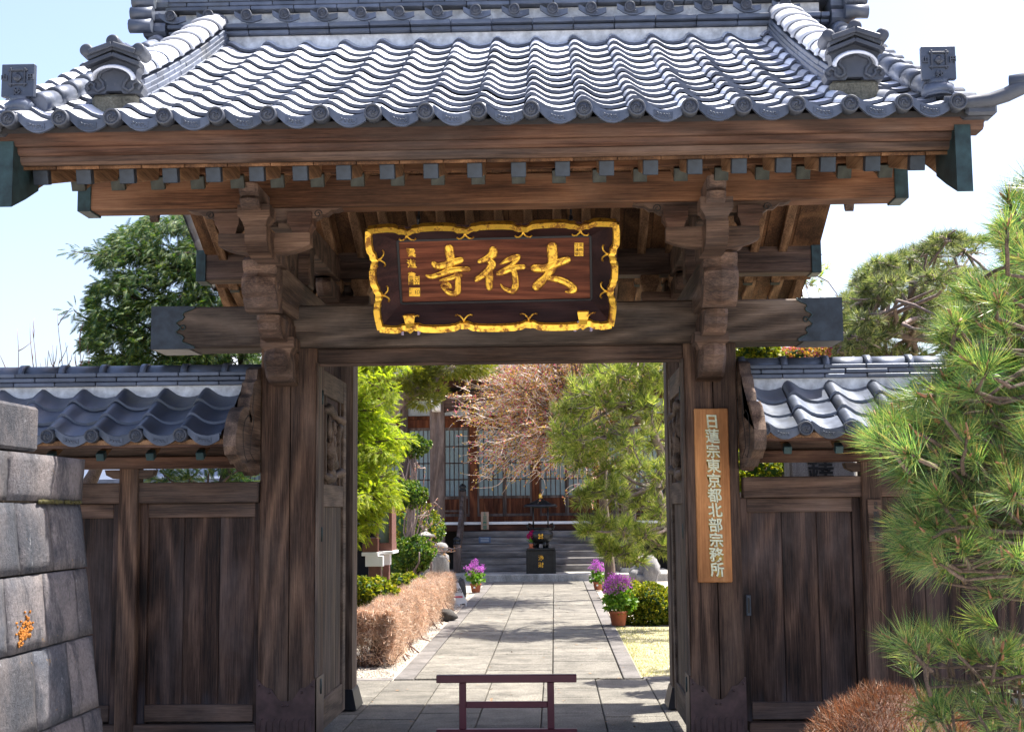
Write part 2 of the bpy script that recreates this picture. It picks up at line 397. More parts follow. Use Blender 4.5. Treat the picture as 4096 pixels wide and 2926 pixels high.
M['hedge'] = leaf_mat('tan_twigs', [(.20, .12, .08), (.50, .30, .19), (.70, .50, .36), (.58, .49, .40), (.34, .22, .14)], .3, .7, (1.1, 1, .9))
M['bud'] = leaf_mat('blossom_buds', [(.42, .34, .04), (.50, .28, .05), (.48, .08, .26), (.34, .36, .06), (.50, .32, .08)], .4, .6, (1.3, 1.1, .8))
M['purple'] = leaf_mat('purple_flowers', [(.42, .07, .50), (.60, .16, .66), (.76, .38, .76), (.58, .08, .50)], .35, .6, (1.2, 1, 1.2))
M['magenta'] = leaf_mat('magenta_flowers', [(.45, .01, .13), (.60, .02, .2)], .3, .6, (1.2, 1, 1))
M['green'] = leaf_mat('soft_green_leaves', [(.06, .15, .02), (.12, .25, .03), (.22, .34, .04)], .4, .5)
M['twig'] = plain('grey_twig', (.23, .17, .145), .8, 0, .3)
M['twigw'] = plain('pale_twig', (.60, .50, .43), .7, 0, .25)
M['twigr'] = plain('reddish_twig', (.22, .10, .08), .8, 0, .3)
M['twigd'] = plain('brown_twig', (.13, .07, .05), .8, 0, .3)
M['hwood'] = wood('hall_wood', 'x', (.035, .012, .008), (.085, .03, .017), (.15, .06, .032), (.08, .06, .05), .3, 24)
M['hwoodz'] = wood('hall_post_wood', 'z', (.06, .04, .032), (.13, .09, .07), (.22, .17, .14), (.22, .2, .2), .4, 24)
M['hred'] = wood('hall_panel_wood', 'z', (.07, .018, .008), (.15, .045, .018), (.25, .09, .035), (.15, .07, .04), .2, 24)
M['stepw'] = wood('step_wood', 'x', (.10, .09, .085), (.20, .18, .165), (.32, .29, .26), (.28, .28, .29), .5, 24)
M['shoji'] = plain('shoji_glass', (.24, .32, .34), .15, 0, .1, 4)
M['hplast'] = plain('hall_grey_board', (.36, .40, .42), .8, 0, .15)
# ------------------------------------------------------------------ tiles shared by the gate and its side walls
TP = [(0, -.014), (0, .012), (.05, .034), (.12, .047), (.20, .044), (.30, .027), (.42, .006), (.55, -.006), (.70, -.010), (.86, -.004), (1.0, .007)]
def tile_field(mb, xl, ncol, pitch, path, rows, k=1.0, step=.022, th=.016, seed=1, eb=None):
    """S-shaped roof tiles, row over row: path(t) -> (Y, z)"""
    rnd = random.Random(seed)
    for j in range(rows):
        for i in range(ncol):
            j0, j1 = j/rows, min(1.0, (j+1.12)/rows); (ya, za), (yb, zb) = path(j0), path(j1)
            dx = rnd.uniform(-.004, .004); dz = rnd.uniform(-.003, .004); dy = rnd.uniform(-.009, .009)
            lo, hi, fr = [], [], []
            for p, z in TP:
                x = xl+(i+p-.13)*pitch+dx
                lo.append((x, ya+dy, za+z*k+step+dz)); hi.append((x, yb, zb+z*k)); fr.append((x, ya+dy, za+z*k+step-th+dz))
            n = len(TP); mid = [tuple((np.array(a)*.5+np.array(b)*.5)+np.array((0, 0, .002))) for a, b in zip(lo, hi)]
            V = lo+mid+hi; F = []
            for r in range(2):
                for q in range(n-1): F.append((r*n+q, r*n+q+1, (r+1)*n+q+1, (r+1)*n+q))
            if yb < ya: F = [f[::-1] for f in F]
            mb.add(V, F, True)
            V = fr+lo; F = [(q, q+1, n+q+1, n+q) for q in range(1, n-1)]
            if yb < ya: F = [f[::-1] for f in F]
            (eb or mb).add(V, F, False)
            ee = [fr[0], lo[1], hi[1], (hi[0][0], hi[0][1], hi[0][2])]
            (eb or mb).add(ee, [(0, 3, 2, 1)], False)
def roundel_mb(r=.046, L=.09):
    m = MB(); m.lathe([(r, L), (r, .004), (r*.95, -.006), (r*.82, -.006), (r*.76, .002), (.0005, .002)], seg=22, axis='y')
    for q in range(3):
        a = q*2.094; pts = []
        for s in range(8):
            t = a+s*.42; rr = r*(.16+.055*s); pts.append((rr*math.cos(t), -.001, rr*math.sin(t)))
        m.tube(pts, [r*.15*(1-.1*s) for s in range(8)], 5)
    for q in range(14):
        t = q*2*math.pi/14; m.lathe([(r*.055, .004), (r*.05, -.002), (.0002, -.004)], (r*.66*math.cos(t), 0, r*.66*math.sin(t)), 5, 'y')
    return m
def eave_tile(mb, orn, xl, ncol, pitch, y, z, k=1.0, drop=.05, oy=.004):
    for i in range(ncol):
        top, bot = [], []
        for q in range(13):
            p = .24+.72*q/12+.13*0; zz = np.interp(p, [a for a, _ in TP], [b for _, b in TP])*k
            x = xl+(i+p-.13+.04)*pitch; top.append((x, z+zz+.018)); bot.append((x, z+zz-drop*(.55+.45*math.sin(math.pi*q/12))))
        mb.prism(bot+top[::-1], 'xz', y, y+.02)
        tt = [(a, b-.014) for a, b in top[3:10]]; bb = [(a, b+.010) for a, b in bot[3:10]]
        orn.prism(bb+tt[::-1], 'xz', y-oy, y+.002)
        for q in range(4, 9):
            cx = (top[q][0]); cz = (top[q][1]+bot[q][1])/2
            orn.tube([(cx+.008*math.cos(t), y-oy-.001, cz+.008*math.sin(t)) for t in np.linspace(q, q+4.2, 7)], .0025, 4)
def courses(mb, x0, x1, yf, yb, z0, n, h, L, inset=0.0, seed=3):
    rnd = random.Random(seed)
    for c in range(n):
        x = x0 - (L*.5 if c % 2 else 0)
        while x < x1:
            a, b = max(x, x0), min(x+L-.004, x1)
            if b-a > .02:
                d = rnd.uniform(-.003, .003); mb.box(a, b, yf+c*inset+d, yb-c*inset+d, z0+c*h+.002, z0+(c+1)*h-.003, .004)
            x += L

# ------------------------------------------------------------------ the gate
GATE = thing('temple_gate', 'dark timber temple gate under a heavy silver tiled roof', 'gate', (0, 0, 0))
PXL, PXR = (-1.633, -1.25), (1.262, 1.62)
for x0, x1 in (PXL, PXR):                                       # main pillars with a drying crack down the face
    m = MB(); c = (x0+x1)/2+.015; ch = .012
    m.prism([(x0+ch, 0), (c-.004, 0), (c, .03), (c+.004, 0), (x1-ch, 0), (x1, ch), (x1, .33-ch), (x1-ch, .33), (x0+ch, .33), (x0, .33-ch), (x0, ch)], 'xy', .02, 2.74)
    p = m.build('pillar', M['pillar'], GATE)
    m = MB(); z = lambda t: .30+.19*abs(t)**1.0*1.0
    ts = np.linspace(-1, 1, 25); xc = (x0+x1)/2; hw = (x1-x0)/2+.006
    top = [(xc+hw*t, .50-.15*(1-abs(t))**1.2-.035*abs(math.sin(abs(t)*math.pi*2.0))*(1-.5*abs(t)) - (.012 if abs(t) > .93 else 0)) for t in ts]
    m.prism([(xc-hw, .0), (xc+hw, .0)]+top[::-1], 'xz', -.006, .05)
    m.prism([(-.0, .0), (.336, .0), (.336, .49), (-.0, .49)], 'yz', xc-hw, xc-hw+.012); m.prism([(.0, .0), (.336, .0), (.336, .49), (.0, .49)], 'yz', xc+hw-.012, xc+hw)
    for t in (-.9, -.55, -.08, .08, .55, .9): m.lathe([(.009, .0), (.008, -.006), (.0004, -.009)], (xc+hw*t, -.006, np.interp(xc+hw*t, [a for a, _ in top], [b for _, b in top])-.028), 10, 'y')
    for q in range(9):
        xx = x0+.02+(x1-x0-.04)*q/8; m.tube([(xx, -.007, .02), (xx, -.007, .22), (xx+.018, -.007, .235)] if q < 8 else [(xx, -.007, .02), (xx, -.007, .22)], .004, 5)
    m.build('metal_shoe', M['shoe'], p)
    m = MB(); m.box(x0-.05, x1+.05, -.05, .38, -.05, .018, .01); m.build('pillar_base_stone', M['granite'], GATE)
    s = 1 if x0 < 0 else -1                                     # rear post in its black foot
    xr = (-1.60, -1.295) if x0 < 0 else (1.31, 1.60)
    m = MB(); m.box(xr[0], xr[1], 1.95, 2.25, .1, 3.5, .02); q = m.build('rear_post', M['leaf'], GATE)
    m = MB(); m.loft([[(xr[0]-d, 1.95-d, z), (xr[1]+d, 1.95-d, z), (xr[1]+d, 2.25+d, z), (xr[0]-d, 2.25+d, z)] for d, z in ((.045, .01), (.012, .15), (.004, .17))], False)
    m.build('iron_foot', M['black'], q)
m = MB(); m.box(-2.37, 2.325, -.085, .26, 2.722, 3.008, .012); tb = m.build('tie_beam', M['beam'], GATE)
for s, xe in ((-1, -2.37), (1, 2.325)):                         # patinated sheath with a scrolled edge
    m = MB(); inn = []
    for q in range(21):
        t = q/20; w = .30-.09*math.sin(math.pi*t)**.8+.018*math.sin(t*math.pi*9)
        if s < 0: w = .30-.12*math.sin(math.pi*t)**.8+.02*math.sin(t*math.pi*9)
        inn.append((xe-s*w, 2.718+.294*t))
    e = xe+s*.005
    pts = [(e, 2.718)]+inn+[(e, 3.012)]
    m.prism(pts, 'xz', -.090, -.083)
    m.box(min(e, e-s*.26), max(e, e-s*.26), -.0895, .266, 3.009, 3.0135, .001)
    m.box(min(e, e-s*.26), max(e, e-s*.26), -.0895, .266, 2.7165, 2.7215, .001)
    m.box(min(e, e-s*.01), max(e, e-s*.01), -.0895, .266, 2.7165, 3.0135, .002)
    m.build('beam_end_cap', M['copper'], tb)
    m = MB(); m.tube([(a, -.091, b) for a, b in inn], .005, 5)
    c = inn[10]; m.tube([(c[0]-s*.015+.016*math.cos(t), -.091, c[1]+.016*math.sin(t)) for t in np.linspace(0, 6.28, 11)], .004, 4)
    m.build('cap_edging', M['copperg'], tb)
m = MB(); m.box(-1.25, 1.262, .03, .2, 2.622, 2.722, .008); m.box(-1.25, 1.262, .045, .06, 2.60, 2.62, .003); m.build('lintel', M['rail'], GATE)
for xa, xb in ((-1.25, -1.235), (1.247, 1.262)): m = MB(); m.box(xa, xb, .0, .14, .5, 2.62, .003); m.build('door_jamb', M['leaf'], GATE)

# purlins, ridge beam
def purlin(name, y0, y1, z0, z1, xa, xb, mat='warm2'):
    m = MB(); m.box(xa, xb, y0, y1, z0, z1, .008); b = m.build(name, M[mat], GATE)
    for s, e in ((-1, xa), (1, xb)):
        m = MB(); m.box(min(e+s*.012, e-s*.07), max(e+s*.012, e-s*.07), y0-.01, y1+.01, z0-.01, z1+.01, .004)
        m.build('end_cap', M['copperg'], b)
    return b
purlin('front_purlin', -1.16, -.98, 3.443, 3.632, -2.50, 2.50)
purlin('rear_purlin', 1.82, 2.02, 3.53, 3.775, -2.58, 2.58, 'rail')
purlin('ridge_beam', .27, .43, 4.16, 4.38, -2.5, 2.5, 'bracket')
m = MB(); m.box(-2.46, 2.46, -1.57, -1.49, 3.548, 3.625, .005); m.build('rafter_board', M['warm2'], GATE)

# rafters : 22 lower and 21 upper at the front, the same behind
def slope_lo(y): return 3.505+(y+1.55)*.49
def rafters(front):
    S = 1 if front else -1; fy = (lambda y: y) if front else (lambda y: .70-y)
    lo = None; up = None; dz = 0 if front else .03
    for i in range(21):
        x = -2.366+i*.2322
        if lo is None:
            m = MB(); m.beam((0, fy(-1.55), slope_lo(-1.55)+dz), (0, fy(.33), slope_lo(.33)), .072, .07)
            lo = m.build('lower_rafter', M['warmy'], GATE, origin=(0, 0, 0)); o = lo
            m = MB(); a = np.array((0, fy(-1.565), slope_lo(-1.565)+dz)); b = np.array((0, fy(-1.53), slope_lo(-1.53)+dz)); m.beam(a, b, .079, .077, ch=.003)
            m.build('rafter_cap', M['copperb'], lo)
        else: o = copy_tree(lo)
        o.parent = GATE; o.location = (x, 0, 0)
    for i in range(21):
        x = -2.40+i*.2364
        if up is None:
            m = MB(); m.beam((0, fy(-2.02), 3.425+dz), (0, fy(-1.45), 3.59+dz), .074, .074)
            up = m.build('upper_rafter', M['warmy'], GATE, origin=(0, 0, 0)); o = up
            m = MB(); m.beam((0, fy(-2.035), 3.4207+dz), (0, fy(-1.98), 3.4366+dz), .081, .081, ch=.003)
            m.build('rafter_cap', M['copper'], up)
        else: o = copy_tree(up)
        o.parent = GATE; o.location = (x, 0, 0)
rafters(True); rafters(False)
def roofbase(front):                                            # ceiling boards lying on the rafters
    fy = (lambda y: y) if front else (lambda y: .70-y); m = MB(); x = -2.52
    rnd = random.Random(4)
    while x < 2.5:
        w = .232; e = rnd.uniform(-.002, .002)
        a = [(x, fy(-1.55), slope_lo(-1.55)+.04+e), (x, fy(.35), slope_lo(.35)+.04+e)]
        for (p, q) in ((a[0], a[1]), ((x, fy(-2.1), 3.455), (x, fy(-1.50), 3.64))):
            p = np.array(p)+(w/2, 0, 0); q = np.array(q)+(w/2, 0, 0); m.beam(p, q, w-.004, .018, ch=.002)
        x += w
    m.build('soffit_board', M['soffit'], GATE)
roofbase(True); roofbase(False)
# eave fascia : three stepped boards and a dark gap under the tiles
for nm, y0, y1, z0, z1, xa, xb, mt in (('fascia_top_board', -2.235, -2.10, 3.545, 3.608, -2.62, 2.62, 'warm'), ('fascia_middle_board', -2.185, -2.08, 3.507, 3.543, -2.545, 2.50, 'warm'),
                                   ('fascia_lower_board', -2.145, -2.04, 3.466, 3.505, -2.53, 2.485, 'rail')):
    m = MB(); m.prism([(y0, z0+.012), (y0+.02, z0), (y1, z0), (y1, z1), (y0-.006, z1)], 'yz', xa, xb); m.build(nm, M[mt], GATE)
m = MB(); m.box(-2.66, 2.66, -2.225, -2.04, 3.610, 3.640, .002); m.build('tile_batten', M['slat'], GATE)
m = MB(); m.box(-2.62, 2.62, 2.80, 2.92, 3.48, 3.62, .006); m.build('rear_fascia', M['warm'], GATE)
# barge boards along the four gable edges
def barge(s, front):
    fy = (lambda y: y) if front else (lambda y: .70-y); x0, x1 = (2.475, 2.54) if s > 0 else (-2.54, -2.475)
    ys = np.linspace(-2.23, .35, 16); top = []; bot = []
    for y in ys:
        t = (y+2.23)/2.58; zt = 3.56+.40*(y+2.23)+.075*(y+2.23)**2; hh = .31-.02*t+.03*max(0, 1-6*t)
        zb = zt-hh if t > .25 else zt-hh+.0
        top.append((fy(y), zt)); bot.append((fy(y), zb))
    m = MB(); m.prism(bot+top[::-1], 'yz', x0, x1); b = m.build('barge_board', M['warmy'], GATE)
    m = MB(); k = 3 if front else 2
    bb = [(p+(0 if i else (-.012 if front else .012)), q-.008) for i, (p, q) in enumerate(bot[:k])]; tt = [(p+(0 if i else (-.012 if front else .012)), q+.006) for i, (p, q) in enumerate(top[:k])]
    m.prism(bb+tt[::-1], 'yz', x0-.008, x1+.008); m.build('end_cap', M['copperg'], b)
for s in (-1, 1):
    for fr in (True, False): barge(s, fr)
    m = MB(); pts = [(-.07, .0), (-.05, -.10), (-.075, -.16), (-.05, -.2), (-.045, -.25), (-.02, -.31), (.0, -.33), (.02, -.31), (.045, -.25), (.05, -.2), (.075, -.16), (.05, -.10), (.07, .0), (.09, .25), (-.09, .25)]
    m.prism([(y+.35, z+4.03) for y, z in pts], 'yz', s*2.50-.03, s*2.50+.03); m.build('gable_pendant', M['carve'], GATE)

# brackets -------------------------------------------------------
def keel(mb, xc, hw, prof, yb, push=.03, side=.022):
    """carved nosing: outline prof [(y, z)] top to bottom, with a ridge down its middle"""
    rings = []
    for f, p in ((-1, -side), (-.72, 0), (0, push), (.72, 0), (1, -side)):
        rings.append([(xc+hw*f, y-p*1.0, z) for y, z in prof]+[(xc+hw*f, yb, prof[-1][1]), (xc+hw*f, yb, prof[0][1])])
    mb.loft(rings, False)
def masu(mb, xc, yc, z0, z1, w, d):                             # bearing block, splayed below
    zm = z0+(z1-z0)*.45; k = .68
    R_ = lambda a, b, z: [(xc-a, yc-b, z), (xc+a, yc-b, z), (xc+a, yc+b, z), (xc-a, yc+b, z)]
    mb.loft([R_(w*k, d*k, z0), R_(w*k*1.06, d*k*1.06, z0+(zm-z0)*.3), R_(w*.86, d*.86, z0+(zm-z0)*.75), R_(w, d, zm), R_(w, d, z1)], False)
def spiral(mb, c, r, s, y, turns=1.4, rad=.004):
    mb.tube([(c[0]+s*r*(1-.75*t)*math.cos(t*turns*6.28), y, c[1]+r*(1-.75*t)*math.sin(t*turns*6.28)) for t in np.linspace(0, 1, 16)], rad, 5)
for s, xc, xb in ((-1, -1.45, -1.375), (1, 1.415, 1.345)):
    m = MB()                                                    # great arm through the tie beam
    m.box(xc-.093, xc+.093, -.76, 2.3, 2.91, 3.19, .01)
    prof = [(-.76, 3.19), (-.88, 3.195), (-.93, 3.165), (-.925, 3.125), (-.90, 3.10), (-.905, 3.085), (-.95, 3.05), (-.955, 3.0), (-.935, 2.955), (-.90, 2.93), (-.90, 2.915), (-.86, 2.875), (-.80, 2.855), (-.74, 2.86)]
    a = m.build('bracket_arm', M['carve'], GATE)
    m = MB(); keel(m, xc, .105, prof, -.70); m.build('carved_nose', M['bracket'], a)
    m = MB(); spiral(m, (0, 0), .035, 1, 0, 1.5)
    m = MB()
    for sx in (-1, 1):
        m.tube([(xc+sx*.106, -.84+.035*(1-.7*t)*math.cos(t*8), 3.0+.035*(1-.7*t)*math.sin(t*8)) for t in np.linspace(0, 1, 18)], .005, 5)
    m.build('carved_scroll', M['bracket'], a)
    m = MB(); keel(m, xc, .072, [(-.3, 2.86), (-.66, 2.86), (-.665, 2.83), (-.63, 2.81), (-.62, 2.77), (-.57, 2.745), (-.54, 2.725), (-.3, 2.72)], .0, .02); m.box(xc-.06, xc+.06, -.4, 0, 2.74, 2.90, .005)
    m.build('under_arm', M['bracket'], a)
    m = MB(); masu(m, xc, -.24, 2.64, 2.755, .11, .12)
    m.build('bearing_block', M['bracket'], a)
    m = MB(); keel(m, xc+.01*s, .087, [(-.0, 2.68), (-.33, 2.685), (-.365, 2.64), (-.37, 2.60), (-.33, 2.56), (-.32, 2.545), (-.27, 2.50), (-.2, 2.475), (-.0, 2.46)], .01, .025, .05)
    a2 = m.build('pillar_nose', M['bracket'], GATE)
    m = MB(); masu(m, xc+.03, -.86, 3.19, 3.262, .12, .13); m.build('bearing_block', M['bracket'], GATE)
    # cross arm with a curved underside
    yc = -1.07; n = 12; bot = [(xb-.28+.56*q/n, 3.168+.05*(abs(q/n*2-1)**3)) for q in range(n+1)]
    m = MB(); m.prism(bot+[(xb+.28, 3.29), (xb-.28, 3.29)], 'xz', yc-.055, yc+.055); m.build('cross_arm', M['bracket'], GATE)
    for dx in (-.222, .222):
        m = MB(); masu(m, xb+dx, yc, 3.291, 3.412, .074, .085); m.build('bearing_block', M['warm'], GATE)
    # front-pointing arm, block and little nose
    m = MB(); m.prism([(-.7, 3.14), (-1.18, 3.125), (-1.29, 3.15), (-1.35, 3.20), (-1.355, 3.285), (-.7, 3.285)], 'yz', xb-.065, xb+.065); m.build('short_arm', M['bracket'], GATE)
    m = MB(); masu(m, xb-.005, -1.30, 3.286, 3.41, .095, .09); m.build('bearing_block', M['bracket'], GATE)
    m = MB(); keel(m, xb-.015, .056, [(-.9, 3.50), (-1.52, 3.505), (-1.50, 3.46), (-1.47, 3.44), (-1.49, 3.42), (-1.46, 3.385), (-1.42, 3.37), (-.9, 3.375)], -.9, .015)
    m.build('purlin_nose', M['bracket'], GATE)
    # scalloped wing board under the purlin
    wing = [(xb, 3.375), (xb+.24, 3.375)]; 
    for q in range(7):
        t = q/6; wing += [(xb+.25+.19*t, 3.355+.075*t+.012*(q % 2))]
    wing += [(xb+.475, 3.442)]; full = wing+[(2*xb-a_, b_) for a_, b_ in wing[::-1][:-1]]
    m = MB(); m.prism(full, 'xz', -1.125, -1.02); m.build('wing_board', M['bracket'], GATE)
    m = MB()
    for dx in (-1, 1): spiral(m, (xb+dx*.33, 3.405), .026, dx, -1.127, 1.3, .0035)
    m.build('carved_scroll', M['slat'], GATE)
    # upper side rail from the front purlin to the rear one, frog-leg strut, ridge post
    m = MB(); m.box(xc-.07, xc+.07, -.97, 1.81, 3.50, 3.70, .008); m.build('side_rail', M['bracket'], GATE)
    m = MB(); m.box(xc-.10, xc+.10, .25, .45, 3.2, 4.16, .01); m.build('ridge_post', M['bracket'], GATE)
    fr = [(-.62, 3.2), (-.55, 3.24), (-.50, 3.30), (-.42, 3.28), (-.36, 3.36), (-.28, 3.34), (-.2, 3.42), (-.1, 3.40), (-.02, 3.49), (.1, 3.49), (.1, 3.2), (0, 3.2), (-.05, 3.28), (-.15, 3.30), (-.2, 3.22), (-.28, 3.2), (-.36, 3.25), (-.45, 3.2)]
    m = MB(); m.prism([(y+.1, z) for y, z in fr], 'yz', xc-.03, xc+.03); m.build('carved_strut', M['bracket'], GATE)
    # rear bracket set
    m = MB(); m.prism([(xc-.30, 3.33), (xc-.26, 3.27), (xc+.26, 3.27), (xc+.30, 3.33), (xc+.30, 3.39), (xc-.30, 3.39)], 'xz', 1.87, 1.98); m.build('cross_arm', M['bracket'], GATE)
    for dx in (-.23, 0, .23):
        m = MB(); masu(m, xc+dx, 1.92, 3.391, 3.525, .075, .085); m.build('bearing_block', M['warmy'], GATE)
    m = MB(); masu(m, xc, 2.1, 3.15, 3.27, .13, .13); m.build('bearing_block', M['bracket'], GATE)
    m = MB(); keel(m, xc, .06, [(1.3, 3.46), (1.38, 3.46), (1.35, 3.42), (1.40, 3.36), (1.45, 3.33)], 1.9, .02); m.build('rear_nose', M['bracket'], GATE)
m = MB(); m.box(-2.0, 2.0, 2.03, 2.17, 2.95, 3.14, .01); m.build('rear_tie_beam', M['rail'], GATE)

# roof covering -------------------------------------------------
ROOF_T = .2722; X0 = -2.45
def path_f(t): y = -2.31+2.55*t; s_ = y+2.31; return (y, 3.632+.45*s_+.028*s_*s_)
def path_r(t): y, z = path_f(t); return (.70-y, z)
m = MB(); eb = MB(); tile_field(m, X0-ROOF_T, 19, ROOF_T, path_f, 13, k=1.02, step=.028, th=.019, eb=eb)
TR = m.build('tile_roof', M['tile'], GATE); eb.build('shaded_tile_edge', M['tedge'], TR)
m = MB(); tile_field(m, X0-ROOF_T, 19, ROOF_T, path_r, 12, seed=5); m.build('rear_tile_slope', M['tile'], TR)
m = MB()
for pf in (path_f, path_r):
    q = [pf(t) for t in np.linspace(0, 1, 9)]
    pts = [(a, b-.045) for a, b in q]+[(a, b-.012) for a, b in q[::-1]]
    m.prism(pts, 'yz', -2.64, 2.64)
m.build('roof_bed', M['slat'], TR)
m = MB(); orn = MB(); eave_tile(m, orn, X0, 18, ROOF_T, -2.345, 3.634, 1.12, .045)
m.build('eave_tile', M['rtile'], TR); orn.build('eave_tile_pattern', M['tiled'], TR)
rm = roundel_mb(.045).build('eave_roundel', M['roundel'], TR, origin=(0, 0, 0))
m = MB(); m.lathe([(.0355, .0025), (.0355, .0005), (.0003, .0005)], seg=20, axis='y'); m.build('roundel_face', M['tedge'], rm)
for i in range(19):
    o = rm if i == 0 else copy_tree(rm)
    o.parent = TR; o.location = (X0+i*ROOF_T+.003, -2.375, 3.650); o.rotation_euler = (0, random.Random(i).uniform(-.6, .6), 0)
# ridge: plaster, two courses, roundel frieze, plaster, five courses, cap
m = MB(); m.box(-2.05, 2.05, .14, .56, 4.87, 5.000, .004); m.box(-2.3, 2.3, .17, .53, 5.055, 5.180, .004); m.build('ridge_plaster', M['plaster'], TR)
m = MB(); courses(m, -2.35, 2.35, .09, .61, 5.001, 1, .030, .29); courses(m, -2.35, 2.35, .055, .645, 5.033, 1, .036, .29, seed=7)
courses(m, -2.38, 2.38, .10, .60, 5.181, 6, .034, .31, .004); m.build('ridge_course', M['rtile'], TR)
m = MB(); orn = MB(); eave_tile(m, orn, -2.45+.0, 17, .2722, .045, 5.105, .8, .03); m.build('ridge_frieze', M['rtile'], TR); orn.build('frieze_pattern', M['tiled'], TR)
for i in range(17):
    o = copy_tree(rm); o.name = 'ridge_roundel'; o.parent = TR; o.location = (-2.45+.2722*i+.13, .02, 5.122); o.scale = (.86, .86, .86); o.rotation_euler = (0, i*.7, 0)
m = MB(); m.lathe([(.1, -2.4), (.1, 2.4)], (0, .35, 5.395), 20, 'x'); m.build('ridge_cap', M['rtile'], TR)
# big end tile of the ridge (stepped lobes) on each gable
for s in (-1, 1):
    m = MB(); z = 4.99; prof = []
    for q in range(5):
        w = .33-.035*q; prof += [(w, z), (w+.035, z+.025), (w+.04, z+.06), (w+.02, z+.09)]; z += .10
    pts = [(.35+a*.85, b) for a, b in prof]+[(.35-a*.85, b) for a, b in prof[::-1]]
    m.prism(pts, 'yz', s*2.36, s*2.52) if s > 0 else m.prism(pts, 'yz', -2.52, -2.36)
    for q in range(4): m.tube([(s*2.44, -.0+.03*q, 5.04+.1*q), (s*2.60, -.0+.03*q, 5.04+.1*q)], .05, 10)
    m.build('ridge_end_tile', M['rtile'], TR)
